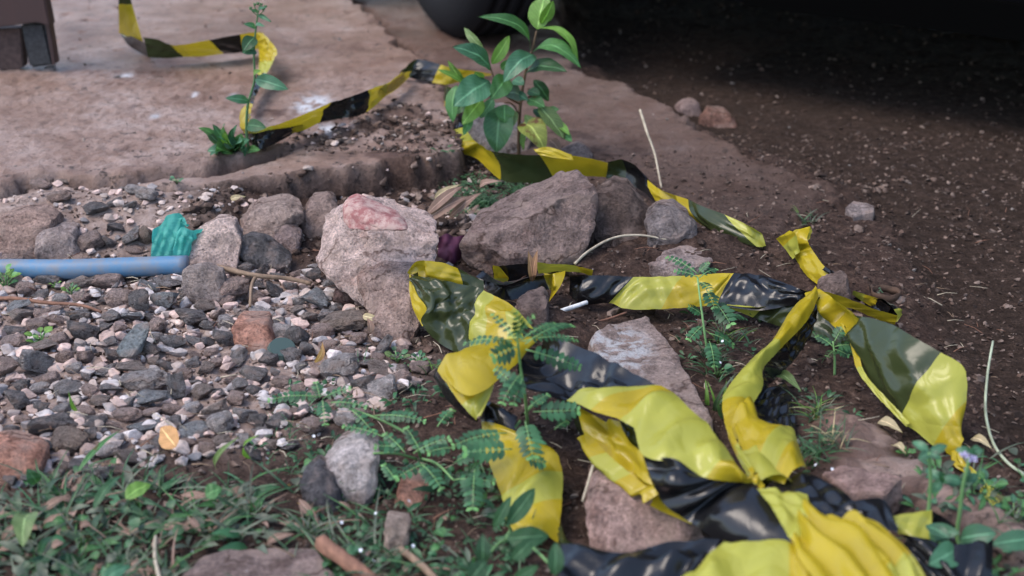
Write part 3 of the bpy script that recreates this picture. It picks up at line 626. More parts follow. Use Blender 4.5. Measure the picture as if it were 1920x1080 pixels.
# mid-size gravel as single stones, the rest as one body of gravel
def inside(px, py, poly):
    c = False
    for i in range(len(poly)):
        x0, y0 = poly[i]; x1, y1 = poly[(i + 1) % len(poly)]
        if (y0 > py) != (y1 > py) and px < (x1 - x0) * (py - y0) / (y1 - y0) + x0: c = not c
    return c
rg = random.Random(5); placed = [(s[0], s[1], (s[2] + s[3]) / 2) for s in ST_] + [(380, 533, 80), (248, 635, 50), (470, 632, 70)]
words_ = dict(grey="grey angular gravel stone in the loose patch", dark="charcoal gravel stone in the loose patch", brown="brownish gravel stone in the loose patch", pink="pink mortar crumb among the gravel", white="whitish mortar crumb among the gravel")
cnt = 0
for k in range(5200):
    X = rg.uniform(-.62, -.06); Y = rg.uniform(.98, 1.66)
    d_ = float(sdist(np.array([X]), np.array([Y]), GRAV)[0])
    if d_ < -.004: continue
    vx, vy = X, Y; dep = Y * CT + .6 * ST * 1.0; px = 960 + FPX * X / dep; py = 540 - FPX * ((-.6) * CT + Y * ST) / dep
    wpx = rg.choice((28, 34, 42, 52))
    if px < 5 or any((px - a) ** 2 + ((py - b) * 1.35) ** 2 < ((wpx + c) * .40) ** 2 for a, b, c in placed): continue
    placed.append((px, py, wpx)); tone = rg.choices(('grey', 'dark', 'brown', 'pink', 'white'), (5, 3, 3, 7, 1.5))[0]
    stone(px, py, wpx, wpx * rg.uniform(.75, 1.0), tone, words_[tone], 'gravel_stone', words_[tone].replace('stone', 'stones').replace('crumb ', 'crumbs '), 'gravel stone', seed=1000 + k); cnt += 1
    if cnt >= 190: break
def lowpoly(seed, n=12):
    r = random.Random(seed); bm = hull([Vector((r.gauss(0, 1), r.gauss(0, 1), r.gauss(0, 1))).normalized() * r.uniform(.8, 1) for _ in range(n)], .10, seed)
    vs = [v.co.copy() for v in bm.verts]; fs = [tuple(v.index for v in f.verts) for f in bm.faces]; bm.free(); return vs, fs
LP = [lowpoly(i, 13) for i in range(12)]; LP0 = []
for i in range(10):
    r = random.Random(i + 70); bm = hull([Vector((r.gauss(0, 1), r.gauss(0, 1), r.gauss(0, 1))).normalized() for _ in range(9)], 0, i); LP0.append(([v.co.copy() for v in bm.verts], [tuple(v.index for v in f.verts) for f in bm.faces])); bm.free()
def scatter(name, n, region, size, zoff, mats, seed, accept, flat=.75, lib=LP, wts=None):
    r = random.Random(seed); xy = []
    X = np.array([r.uniform(region[0], region[1]) for _ in range(n)]); Y = np.array([region[2] + (region[3] - region[2]) * r.random() ** 1.3 for _ in range(n)])
    T = terrain(X, Y); mb = MB(); ok = accept(X, Y, T)
    for i in np.nonzero(ok)[0]:
        vs, fs = r.choice(lib); s = size[0] + (size[1] - size[0]) * r.random() ** 2.2
        rot = Matrix.Rotation(r.uniform(0, 6.28), 3, 'Z') @ Matrix.Rotation(r.uniform(-.5, .5), 3, 'X'); sc = Vector((s, s * r.uniform(.6, 1), s * flat * r.uniform(.6, 1)))
        c = Vector((X[i], Y[i], T[0][i] + s * zoff)); mb.add([rot @ Vector((v.x * sc.x, v.y * sc.y, v.z * sc.z)) + c for v in vs], fs, r.choices(range(len(mats)), wts)[0])
    o = mb.build(name, mats, smooth=False); o['kind'] = 'stuff'; return o
gr_ = scatter("gravel", 6500, (-1.0, .0, .95, 1.75), (.0035, .013), .35, mGrav, 3, lambda X, Y, T: (sdist(X, Y, GRAV) + .05 * fbm(X, Y, 20, 3, 90)) > -.012, wts=(5, 3, 4, 8, .9))
tag(gr_, "loose grey and pink crushed stone filling the patch at the left", "gravel")
rb = scatter("rubble", 2600, (-1.0, -.05, 1.35, 2.15), (.0025, .009), .3, [mGrav[3], mGrav[2], mGrav[1], mGrav[4]], 4, lambda X, Y, T: (T[1] < .5) & (T[2] < .4), wts=(6, 5, 3, .25))
tag(rb, "crumbled pink and brown debris between the slab and the rocks", "debris")
cr_ = scatter("soil_crumbs", 22000, (-.55, .95, .78, 2.2), (.0012, .0048), .25, mCrumb, 6, lambda X, Y, T: (T[1] < .6), lib=LP0, wts=(8, 4, .12))
tag(cr_, "fine dark crumbs of soil on the bare ground", "soil"); 
dc = scatter("dirt_crumbs", 1500, (-.38, -.02, 1.85, 2.5), (.002, .007), .3, mCrumb, 8, lambda X, Y, T: (((X - G(740, 230, .06).x) / .13) ** 2 + ((Y - G(740, 230, .06).y) / .13) ** 2 + 2 * fbm(X, Y, 20, 3, 7) < 1) | (((X - G(600, 262, .06).x) / .17) ** 2 + ((Y - G(600, 262, .06).y) / .05) ** 2 < 1), lib=LP0, wts=(6, 4, .1))
tag(dc, "dark dirt crumbs spilled over the slab near the tape", "dirt")
rc = scatter("road_grit", 5000, (.0, 1.5, 1.5, 3.4), (.0012, .0065), .3, [mCrumb[0], mCrumb[1], mCrumb[2]], 9, lambda X, Y, T: (T[2] > .5) & (fbm(X, Y, 6, 3, 99) > -.06), lib=LP0, wts=(8, 5, .12))
tag(rc, "grit and small stones on the dark road under the car", "grit")
sg = scatter("slab_grit", 420, (-1.0, .5, 1.75, 3.3), (.0012, .005), .3, [mCrumb[0], mCrumb[1], mCrumb[2], mGrav[4]], 10, lambda X, Y, T: (T[1] > .8), lib=LP0, wts=(3, 5, 4, 1.5))
tag(sg, "small grit scattered on the concrete slab", "grit")

hc = scatter("soil_clods", 1500, (-.46, .02, 1.58, 2.0), (.0025, .011), .3, [mCrumb[0], mCrumb[1], mGrav[2]], 12, lambda X, Y, T: (T[1] < .4) & (T[3] < .6), wts=(7, 5, 1))
tag(hc, "dark clods of dug soil in the hollow below the slab edge", "soil")

mb = MB(); r_ = random.Random(77)
for k in range(420):
    px, py = r_.choice(((r_.uniform(800, 1900), r_.uniform(350, 1050)), (r_.uniform(560, 1500), r_.uniform(420, 1000)), (r_.uniform(0, 800), r_.uniform(480, 900))))
    p = P(px, py); a = r_.uniform(0, 6.28); L = r_.uniform(.006, .030); d = Vector((math.cos(a), math.sin(a), r_.uniform(-.1, .25))) * L; c_ = Vector((r_.uniform(-.2, .2), r_.uniform(-.2, .2), .1)) * L
    z0 = Vector((0, 0, .0035 if px > 700 else .010)); tube(mb, [p + z0, p + z0 + d * .5 + c_ * .5, p + z0 + d], r_.uniform(.0003, .0008), .0003, 4, r_.choice((0, 0, 1, 2)))
stw = mb.build("straw_litter", [mTwigP, mTwig, mTwigD]); tag(stw, "thin bits of straw and root littering the soil", "litter", kind='stuff')
cl_ = scatter("soil_clods", 700, (-.2, .8, .85, 1.95), (.004, .012), .2, [mCrumb[0], mCrumb[1]], 15, lambda X, Y, T: (T[1] < .5) & (T[3] < .5) & (fbm(X, Y, 7, 3, 98) > .04), wts=(6, 4))
tag(cl_, "scattered clods of dark earth around the tape", "soil")
# ------------------------------------------------------------------ caution tape
def pts3(L): return [G(x, y, z) for (x, y, z) in L]
tri = lambda x: abs((x % 1.0) * 2 - 1)
def film(mb, A, B, cols, n=12, nc=16, crump=.0016, bow=0.0, seed=0, waves=None, f=1.0, jag=.0006):
    a = cr(pts3(A), n); b = cr(pts3(B), n); L = len(a); vs = []; fs = []; ms = []; uv = []
    for i in range(L):
        u = i / n
        tl = (a[min(i + 1, L - 1)] + b[min(i + 1, L - 1)] - a[max(i - 1, 0)] - b[max(i - 1, 0)])
        ac = b[i] - a[i]; nn = tl.cross(ac)
        nn = nn.normalized() if nn.length > 1e-9 else Vector((0, 0, 1))
        if nn.z < 0: nn = -nn
        for k in range(nc + 1):
            s = k / nc; p = a[i] + ac * s
            w_ = math.sin(math.pi * s)
            q_ = p * 34 * f + Vector((seed * 5.3, seed, 0))
            wp_ = mn.noise(q_ * .35) * 1.6
            rid = tri(u * .55 * f + s * 1.3 + seed * .37 + wp_) + .7 * tri(u * .9 * f - s * .9 + seed * .71 - wp_) + .35 * tri(s * 2.6 + u * .5 + wp_ * 2)
            d = crump * (rid - 1.0) * (.25 + .75 * w_) * 1.5 + bow * w_
            if waves: d += waves[0] * math.sin(waves[1] * math.pi * s + waves[2] + u * waves[3]) * w_ * (1.0)
            p = p + nn * d
            if k in (0, nc): p = p + (ac.normalized() if ac.length else ac) * (jag * mn.noise(p * 160))
            vs.append(p); uv.append((s, u))
    for i in range(L - 1):
        c = cols[min(i // n, len(cols) - 1)]
        for k in range(nc):
            j = i * (nc + 1) + k; fs.append((j, j + 1, j + nc + 2, j + nc + 1))
            cc = c if len(c) == 1 else (c[0] if (k + .5) / nc < float(c[2:]) else c[1])
            ms.append(TI[cc])
    mb.add(vs, fs, ms, uv)
bt = MB()
# hanging down from above the frame at the top left
film(bt, [(222, -90, .25), (222, -30, .185), (222, 8, .145), (223, 62, .082)], [(236, -90, .25), (240, -30, .185), (248, 8, .145), (269, 82, .085)], ['y', 'o', 'y'], seed=1, crump=.001)
film(bt, [(223, 60, .083), (240, 84, .070), (262, 98, .060), (282, 109, .056)], [(224, 58, .084), (246, 68, .088), (268, 78, .092), (276, 84, .094)], ['b', 'b', 'b'], seed=2, crump=.0005, nc=6)
film(bt, [(278, 108, .068), (312, 109, .067), (344, 107, .067), (376, 106, .067), (420, 101, .067), (456, 98, .068), (486, 92, .068), (508, 98, .068)], [(269, 70, .105), (296, 74, .104), (318, 83, .096), (340, 84, .098), (392, 75, .104), (450, 64, .108), (474, 61, .11), (488, 60, .112)], ['o', 'o', 'y', 'y', 'b', 'y', 'y'], seed=3)
film(bt, [(480, 62, .110), (484, 90, .085), (486, 118, .074), (482, 140, .072), (474, 168, .070), (464, 195, .070), (454, 225, .072)], [(492, 60, .112), (518, 92, .105), (514, 112, .092), (500, 138, .086), (486, 165, .08), (474, 195, .082), (468, 230, .09)], ['y', 'y', 'l', 'b', 'b', 'y'], seed=4, crump=.004, f=2)
film(bt, [(452, 224, .074), (454, 240, .072), (466, 256, .068), (520, 252, .067), (564, 246, .067), (600, 230, .069), (640, 222, .068), (686, 211, .068), (736, 168, .069), (762, 146, .069)],
         [(460, 196, .098), (462, 232, .09), (476, 249, .085), (503, 238, .09), (533, 229, .092), (622, 192, .098), (640, 187, .097), (690, 169, .098), (728, 155, .09), (756, 134, .088)], ['y', 'y', 'l', 'y', 'y', 'b', 'b', 'y', 'y'], seed=5, bow=.004)
film(bt, [(458, 254, .068), (474, 272, .062), (490, 279, .060), (530, 262, .062), (566, 240, .066)], [(458, 250, .072), (480, 250, .080), (503, 244, .082), (535, 240, .080), (568, 234, .076)], ['b', 'b', 'b', 'b'], seed=6, crump=.001)
film(bt, [(700, 183, .066), (722, 180, .066), (745, 166, .066), (768, 144, .066)], [(700, 165, .09), (728, 155, .092), (748, 140, .09), (770, 133, .08)], ['l', 'y', 'y'], seed=6, crump=.001)
film(bt, [(748, 139, .062), (770, 146, .06), (810, 155, .058), (842, 158, .056), (880, 148, .056), (918, 142, .06)], [(756, 130, .083), (782, 111, .088), (826, 121, .086), (850, 128, .08), (890, 133, .078), (922, 138, .072)], ['o', 'b', 'y', 'y', 'y'], seed=7)
# round the sapling and on to the right
film(bt, [(832, 165, .055), (836, 190, .045), (844, 218, .038), (843, 253, .034), (852, 282, .030), (892, 297, .028), (939, 337, .018), (990, 343, .018), (1042, 343, .018), (1100, 331, .022), (1138, 333, .022)],
         [(853, 168, .068), (846, 192, .062), (852, 216, .060), (872, 240, .052), (888, 262, .052), (904, 273, .054), (920, 283, .060), (965, 289, .062), (1012, 291, .062), (1075, 292, .060), (1139, 305, .050)], ['o', 'y', 'b', 'l', 'y', 'y', 'o', 'o', 'y', 'y'], seed=8, bow=.006)
film(bt, [(1010, 290, .062), (1040, 296, .060), (1075, 300, .058)], [(1000, 280, .068), (1030, 276, .072), (1072, 290, .064)], ['y', 'y'], seed=9)
film(bt, [(1136, 334, .024), (1172, 344, .020), (1206, 360, .016), (1240, 388, .022), (1282, 402, .028), (1322, 426, .034), (1350, 441, .034), (1418, 462, .030), (1436, 461, .028)],
         [(1140, 304, .050), (1166, 299, .054), (1192, 311, .052), (1214, 337, .040), (1242, 357, .042), (1290, 374, .050), (1318, 387, .056), (1358, 402, .056), (1412, 428, .050), (1440, 452, .040)], ['o', 'b', 'b', 'y', 'y', 'o', 'o', 'l'], seed=10, bow=.006)
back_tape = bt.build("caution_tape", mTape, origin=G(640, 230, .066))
tag(back_tape, "long yellow and black tape running over the slab and around the sapling", "caution tape")

ft = MB()
# small loop at the right and band back to the knot
film(ft, [(1484, 436, .050), (1482, 452, .040), (1492, 486, .022), (1513, 517, .014), (1542, 540, .012)], [(1520, 425, .055), (1514, 450, .048), (1527, 474, .036), (1548, 502, .030), (1573, 524, .026)], ['y', 'y', 'y', 'y'], seed=11, bow=.003)
film(ft, [(1455, 448, .036), (1468, 462, .030), (1486, 486, .024)], [(1480, 432, .056), (1492, 440, .056), (1500, 472, .036)], ['y', 'l'], seed=12)
film(ft, [(1478, 434, .042), (1500, 428, .046), (1518, 424, .050), (1523, 434, .044)], [(1488, 452, .032), (1498, 442, .034), (1510, 436, .036), (1512, 462, .022)], ['b', 'b', 'l'], seed=13)
film(ft, [(1541, 505, .030), (1556, 516, .028), (1572, 526, .026)], [(1548, 500, .034), (1562, 508, .034), (1578, 524, .030)], ['b', 'b'], seed=14, nc=6)
film(ft, [(1598, 552, .012), (1618, 566, .010), (1640, 578, .008), (1664, 592, .008)], [(1600, 545, .022), (1622, 552, .022), (1646, 560, .022), (1670, 576, .024)], ['l', 'y', 'b'], seed=15, crump=.001)
film(ft, [(1600, 560, .006), (1622, 572, .005), (1640, 584, .005)], [(1606, 556, .012), (1628, 566, .012), (1646, 576, .012)], ['b', 'b'], seed=16, nc=6)
film(ft, [(1633, 582, .006), (1650, 590, .006), (1676, 600, .006), (1682, 604, .006)], [(1636, 562, .024), (1656, 562, .028), (1676, 580, .026), (1686, 596, .014)], ['b', 'b', 'l'], seed=17, bow=.008)
film(ft, [(1678, 609, .008), (1640, 597, .008), (1597, 579, .012), (1560, 572, .018), (1535, 560, .024)], [(1683, 591, .022), (1650, 583, .024), (1612, 568, .028), (1576, 555, .034), (1540, 545, .040)], ['y', 'y', 'y', 'y'], seed=18)
# big right-hand loop
film(ft, [(1524, 560, .045), (1545, 595, .038), (1580, 624, .034), (1596, 645, .034), (1612, 692, .030), (1634, 722, .026), (1664, 761, .020), (1688, 788, .016), (1716, 808, .014), (1750, 835, .010), (1786, 856, .006)],
         [(1535, 541, .060), (1552, 552, .062), (1580, 574, .066), (1600, 590, .070), (1640, 598, .078), (1680, 612, .084), (1716, 634, .086), (1764, 661, .080), (1808, 690, .070), (1812, 752, .046), (1798, 812, .020)],
     ['y', 'y', 'y', 'o', 'o', 'o', 'o', 'l', 'l', 'y'], seed=19, bow=.010, crump=.003, f=.6)
film(ft, [(1572, 600, .055), (1592, 640, .048), (1606, 690, .040), (1626, 722, .034), (1660, 760, .026), (1700, 800, .018)], [(1590, 618, .056), (1606, 646, .050), (1616, 686, .043), (1634, 716, .037), (1668, 752, .030), (1706, 792, .022)], ['y', 'y', 'l', 'l', 'l'], seed=20, nc=6)
film(ft, [(1782, 850, .008), (1788, 872, .006), (1812, 890, .006), (1840, 925, .006), (1862, 948, .006)], [(1800, 828, .018), (1806, 862, .014), (1826, 880, .010), (1868, 920, .010), (1880, 936, .008)], ['y', 'y', 'l', 'l'], seed=21)
# the leg from the knot to the left, its dark inner face and the lower loop
film(ft, [(1527, 543, .062), (1486, 578, .058), (1448, 638, .050), (1410, 672, .048), (1368, 722, .046), (1354, 754, .046), (1364, 812, .050), (1382, 856, .056), (1414, 912, .062)],
         [(1534, 558, .060), (1514, 600, .052), (1462, 656, .046), (1432, 690, .044), (1430, 726, .042), (1412, 760, .044), (1418, 790, .050), (1446, 850, .056), (1486, 905, .06)], ['y', 'y', 'l', 'l', 'l', 'y', 'y', 'l'], seed=22, bow=.008)
film(ft, [(1534, 556, .058), (1512, 590, .050), (1466, 640, .044), (1440, 668, .042), (1428, 724, .038)], [(1536, 566, .050), (1524, 620, .034), (1494, 668, .022), (1466, 700, .018), (1438, 726, .020)], ['b', 'b', 'b', 'b'], seed=23, crump=.004, f=1.6)
film(ft, [(1412, 730, .034), (1414, 752, .030), (1432, 800, .026)], [(1470, 716, .022), (1484, 742, .018), (1492, 800, .016)], ['b', 'b'], seed=24, crump=.006, f=1.8)
film(ft, [(1372, 790, .054), (1390, 846, .056), (1414, 880, .058), (1446, 900, .060), (1470, 908, .060)], [(1412, 752, .050), (1430, 794, .052), (1480, 798, .054), (1496, 830, .056), (1514, 886, .058)], ['y', 'y', 'l', 'y'], seed=25, bow=.012, crump=.003)
film(ft, [(1374, 815, .058), (1392, 860, .060), (1424, 918, .062)], [(1392, 830, .050), (1430, 868, .050), (1450, 906, .056)], ['b', 'b'], seed=26, crump=.004, f=2)
film(ft, [(1364, 800, .064), (1376, 835, .066), (1402, 880, .068), (1426, 918, .070)], [(1370, 796, .064), (1384, 832, .066), (1410, 874, .068), (1434, 912, .070)], ['y', 'l', 'y'], seed=27, nc=4, crump=.0005)
# flat run from the middle to the knot
film(ft, [(1067, 552, .012), (1092, 571, .010), (1142, 568, .012), (1175, 579, .012), (1240, 580, .014), (1308, 575, .018), (1345, 572, .020), (1410, 582, .022), (1470, 575, .030), (1520, 562, .040)],
         [(1062, 520, .040), (1122, 516, .042), (1188, 519, .040), (1230, 519, .040), (1280, 517, .042), (1360, 512, .046), (1376, 513, .046), (1414, 514, .048), (1450, 523, .050), (1522, 550, .050)], ['b', 'b', 'l', 'l', 'y', 'y', 'b', 'b', 'b'], seed=28, bow=.006, crump=.003, f=1.4)
film(ft, [(1345, 574, .018), (1372, 580, .010), (1412, 595, .008), (1462, 612, .008), (1516, 630, .008), (1580, 650, .008), (1610, 658, .008)], [(1352, 572, .022), (1408, 576, .026), (1440, 574, .028), (1490, 570, .032), (1526, 565, .038), (1560, 580, .034), (1600, 610, .030)], ['l', 'l', 'o', 'o', 'o', 'o'], seed=29, bow=.003)
# bits behind the upright dry leaf
film(ft, [(1010, 515, .010), (1056, 509, .012), (1092, 512, .012), (1110, 518, .012)], [(1005, 492, .030), (1040, 495, .032), (1080, 498, .030), (1112, 507, .022)], ['l', 'l', 'y'], seed=30)
film(ft, [(926, 524, .008), (955, 530, .008), (1005, 524, .008)], [(922, 500, .030), (960, 496, .032), (1006, 494, .030)], ['b', 'b'], seed=31)
film(ft, [(926, 522, .016), (940, 526, .014), (954, 524, .012)], [(924, 497, .036), (938, 502, .034), (953, 521, .018)], ['y', 'y'], seed=32)
film(ft, [(908, 540, .006), (930, 540, .006), (953, 540, .006)], [(908, 521, .018), (930, 522, .020), (952, 522, .020)], ['l', 'l'], seed=33)
film(ft, [(893, 524, .030), (918, 548, .022), (948, 562, .016), (990, 556, .016), (1030, 543, .018), (1030, 565, .012)], [(892, 519, .036), (920, 530, .038), (950, 534, .040), (990, 520, .042), (1022, 516, .040), (1060, 508, .036)], ['b', 'b', 'b', 'b', 'y'], seed=34, bow=.012, crump=.0008)
# the big left loop
film(ft, [(768, 514, .060), (786, 518, .058), (826, 528, .055), (868, 536, .050), (908, 547, .046)], [(766, 507, .064), (782, 490, .076), (822, 491, .074), (858, 503, .066), (898, 523, .052)], ['y', 'y', 'y', 'o'], seed=35, bow=.004)
film(ft, [(768, 514, .060), (768, 548, .046), (774, 578, .036), (792, 612, .022)], [(770, 516, .061), (782, 552, .050), (800, 578, .044), (793, 606, .026)], ['y', 'y', 'y'], seed=36, nc=5)
film(ft, [(770, 520, .060), (784, 556, .048), (800, 578, .044), (790, 604, .030), (816, 637, .012), (850, 658, .006), (880, 662, .010), (912, 655, .020), (950, 650, .030), (980, 640, .036)],
         [(772, 516, .064), (810, 521, .064), (840, 527, .062), (868, 534, .060), (888, 537, .060), (902, 541, .058), (906, 544, .058), (925, 553, .056), (962, 574, .052), (1000, 615, .046)], ['o', 'o', 'o', 'o', 'o', 'o', 'l', 'y', 'l'], seed=37, bow=.008, crump=.005, f=.75, nc=14)
# second loop, folded over the weed: yellow corner, dark wide band, wide pale band
film(ft, [(819, 695, .070), (838, 720, .066), (866, 760, .060), (895, 790, .050)], [(860, 660, .082), (920, 690, .080), (926, 722, .074), (902, 780, .056)], ['y', 'y', 'l'], seed=38, crump=.002, bow=.003)
film(ft, [(820, 696, .070), (882, 742, .074), (960, 690, .078), (990, 657, .078)], [(858, 660, .082), (882, 650, .084), (950, 636, .084), (1020, 627, .082)], ['y', 'y', 'y'], seed=39, bow=.006)
film(ft, [(813, 706, .052), (832, 742, .046), (866, 776, .040), (894, 792, .040)], [(819, 694, .068), (842, 728, .062), (872, 766, .056), (897, 788, .048)], ['b', 'b', 'b'], seed=40, nc=5)
film(ft, [(986, 660, .076), (970, 690, .072), (982, 724, .068), (1020, 742, .070), (1064, 750, .072)], [(1020, 627, .082), (1074, 643, .082), (1140, 676, .082), (1172, 690, .084), (1234, 722, .086)], ['b', 'b', 'b', 'b'], seed=41, bow=-.012, crump=.007, f=.9, nc=16)
film(ft, [(1062, 750, .074), (1108, 770, .078), (1162, 788, .080), (1188, 802, .080), (1208, 855, .080), (1284, 875, .078), (1324, 896, .074), (1412, 906, .068)],
         [(1180, 732, .084), (1234, 722, .087), (1262, 738, .088), (1292, 764, .088), (1326, 796, .086), (1354, 832, .082), (1376, 862, .078), (1416, 912, .070)], ['l', 'y', 'l', 'l', 'l', 'l', 'y'], seed=42, bow=.008, crump=.006, f=.7, nc=14, n=8)
film(ft, [(1206, 856, .078), (1222, 900, .066), (1250, 950, .050), (1300, 982, .040), (1342, 1016, .036)], [(1284, 874, .077), (1324, 896, .074), (1370, 902, .070), (1412, 906, .068), (1484, 1018, .060)], ['b', 'b', 'b', 'b'], seed=43, bow=.006, crump=.009, f=.9, nc=16)
film(ft, [(1084, 762, .060), (1092, 806, .050), (1110, 850, .042), (1160, 895, .036), (1225, 935, .036)], [(1162, 790, .066), (1178, 826, .062), (1204, 850, .058), (1216, 890, .052), (1232, 928, .044)], ['y', 'y', 'y', 'y'], seed=44, bow=-.008, crump=.005, f=.7)
film(ft, [(1160, 790, .058), (1176, 826, .052), (1202, 852, .048), (1214, 890, .044), (1240, 940, .038), (1290, 972, .034)], [(1190, 802, .062), (1204, 830, .060), (1214, 860, .058), (1240, 900, .056), (1270, 940, .048), (1310, 978, .040)], ['o', 'o', 'o', 'o', 'o'], seed=45, crump=.003)
film(ft, [(1100, 826, .036), (1114, 864, .030), (1160, 908, .026), (1218, 948, .024), (1296, 984, .022)], [(1106, 812, .046), (1136, 848, .046), (1182, 888, .042), (1240, 932, .038), (1304, 970, .034)], ['y', 'l', 'y', 'y'], seed=46, bow=.010, crump=.001)
film(ft, [(1074, 770, .040), (1080, 800, .030), (1098, 830, .020)], [(1088, 764, .056), (1096, 800, .044), (1106, 816, .040)], ['o', 'o'], seed=47)
# strip coming down towards the camera
film(ft, [(900, 756, .046), (902, 790, .038), (912, 852, .028), (940, 930, .018), (950, 975, .012), (962, 996, .008)], [(970, 780, .048), (970, 810, .042), (1036, 842, .036), (1054, 884, .028), (1054, 936, .020), (1046, 1016, .010)], ['b', 'y', 'y', 'l', 'y'], seed=48, bow=.008, crump=.004, f=.8)
film(ft, [(1044, 1000, .012), (1056, 1030, .010), (1120, 1044, .012)], [(1052, 985, .022), (1066, 1014, .022), (1122, 1034, .020)], ['o', 'o'], seed=49, nc=6)
# bottom edge
film(ft, [(1048, 1110, .045), (1120, 1120, .045), (1230, 1125, .050), (1290, 1100, .052)], [(1052, 1018, .050), (1150, 1034, .052), (1270, 1014, .056), (1350, 1012, .058)], ['b', 'b', 'b'], seed=50, crump=.008, nc=16, f=.9)
film(ft, [(1260, 1100, .066), (1330, 1140, .066), (1480, 1140, .068), (1540, 1100, .070)], [(1358, 1016, .066), (1400, 1016, .068), (1480, 1016, .070), (1524, 1060, .074)], ['l', 'l', 'y'], seed=51, crump=.004, nc=12)
film(ft, [(1418, 914, .072), (1446, 950, .074), (1482, 1012, .076), (1510, 1046, .076)], [(1514, 926, .072), (1520, 960, .076), (1530, 1000, .080), (1560, 1060, .080)], ['l', 'l', 'y'], seed=52, crump=.003)
film(ft, [(1486, 1012, .080), (1500, 1050, .082), (1536, 1095, .084), (1600, 1160, .086)], [(1508, 934, .078), (1550, 968, .084), (1616, 990, .088), (1700, 1120, .090)], ['y', 'y', 'y'], seed=53, crump=.002, nc=24, waves=(.0055, 4.4, .4, .25), f=.5, n=9)
film(ft, [(1548, 966, .083), (1606, 1000, .088), (1664, 1060, .090), (1700, 1130, .090)], [(1614, 966, .080), (1650, 984, .084), (1708, 1038, .086), (1752, 1110, .086)], ['y', 'y', 'l'], seed=54, crump=.002, waves=(.004, 3, 1.2, .3), nc=16)
film(ft, [(1448, 908, .060), (1500, 925, .062), (1548, 966, .066), (1618, 970, .066)], [(1513, 886, .058), (1556, 906, .060), (1596, 934, .062), (1612, 964, .064)], ['b', 'b', 'b'], seed=55, crump=.004)
film(ft, [(1580, 960, .056), (1640, 985, .056), (1684, 1000, .056)], [(1598, 940, .056), (1656, 936, .058), (1684, 990, .058)], ['b', 'b'], seed=56, crump=.002)
film(ft, [(1682, 1000, .040), (1712, 1012, .040), (1744, 1014, .038)], [(1670, 968, .052), (1708, 962, .052), (1748, 956, .050)], ['l', 'l'], seed=57)
film(ft, [(1700, 1040, .030), (1744, 1080, .030), (1800, 1120, .030), (1860, 1130, .030)], [(1688, 1000, .044), (1744, 1012, .044), (1800, 1022, .044), (1862, 1004, .044)], ['b', 'b', 'b'], seed=58, crump=.006, nc=14)
film(ft, [(1742, 1014, .02), (1770, 1020, .02), (1800, 1024, .02)], [(1748, 958, .046), (1768, 968, .040), (1796, 990, .034)], ['b', 'b'], seed=59)
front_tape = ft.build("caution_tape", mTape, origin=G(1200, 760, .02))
tag(front_tape, "crumpled yellow and black tape tangled in loops over the foreground soil", "caution tape")

# ------------------------------------------------------------------ pipe, cloth, twigs, stand
pb_m, t, b = mat("pipe_blue", (.14, .27, .46), .5, .4)
c = mixc(t, (.075, .175, .29), (.19, .17, .16), ramp(t, tex(t, 40, 6, .7).outputs[0], [(.42, g3(0)), (.66, g3(.8))]).outputs[0]); t.links.new(c, b.inputs[0]); bump(t, b, tex(t, 160, 4).outputs[0], .15, .001)
mb = MB(); tube(mb, cr([G(-160, 512, .012), G(0, 505, .014), G(120, 505, .016), G(240, 501, .018), G(352, 497, .020)], 8), .0118, .0112, 20)
tag(mb.build("pipe", pb_m, origin=G(100, 505, 0)), "blue plastic pipe lying across the gravel", "pipe")
tm, t, b = mat("teal_film", (.05, .36, .30), .5, .4); a_ = tex(t, 40, 4, .6, dist=1.5)
t.links.new(mixc(t, (.03, .25, .21), (.12, .52, .44), a_.outputs[0]), b.inputs[0]); bump(t, b, a_.outputs[0], .6, .006)
mb = MB()
def blob(mb, A, B, z, seed, amp, nc=14, n=8):
    a = cr([G(*p) for p in A], n); b = cr([G(*p) for p in B], n); vs = []; fs = []; uv = []
    for i in range(len(a)):
        for k in range(nc + 1):
            s = k / nc; p = a[i].lerp(b[i], s); nz = (abs(mn.noise(p * 38 + Vector((seed, 0, 0)))) * 2.2 - .5) + abs(mn.noise(p * 85)) - .3
            vs.append(p + Vector((0, -1, .4)) * (z * math.sin(math.pi * s) * math.sin(math.pi * i / (len(a) - 1)) + amp * nz)); uv.append((s, i))
    for i in range(len(a) - 1):
        for k in range(nc): j = i * (nc + 1) + k; fs.append((j, j + 1, j + nc + 2, j + nc + 1))
    mb.add(vs, fs, 0, uv)
BAGS = True
pm, t, b = mat("purple_cloth", (.10, .02, .06), .8); t.links.new(mixc(t, (.018, .008, .022), (.11, .022, .055), tex(t, 60, 4, .7).outputs[0]), b.inputs[0])
tr_ = tm.node_tree.nodes.new("ShaderNodeBsdfTranslucent"); tr_.inputs[0].default_value = (.08, .60, .50, 1); mx_ = tm.node_tree.nodes.new("ShaderNodeMixShader"); mx_.inputs[0].default_value = .4
tl_ = tm.node_tree.links; tl_.new(tm.node_tree.nodes["Principled BSDF"].outputs[0], mx_.inputs[1]); tl_.new(tr_.outputs[0], mx_.inputs[2]); tl_.new(mx_.outputs[0], tm.node_tree.nodes["Material Output"].inputs[0])
mb = MB()
film(mb, [(283, 484, .016), (300, 486, .016), (316, 486, .016), (330, 486, .016), (346, 484, .018)], [(286, 430, .050), (302, 421, .054), (314, 404, .066), (336, 400, .070), (346, 412, .060)], ['y'] * 4, seed=71, crump=.003, f=1.2, bow=.001)
film(mb, [(326, 484, .024), (342, 484, .024), (356, 478, .024), (366, 466, .026)], [(330, 436, .050), (342, 426, .056), (362, 432, .052), (381, 428, .052)], ['y'] * 3, seed=73, crump=.003, f=1.4, bow=.002)
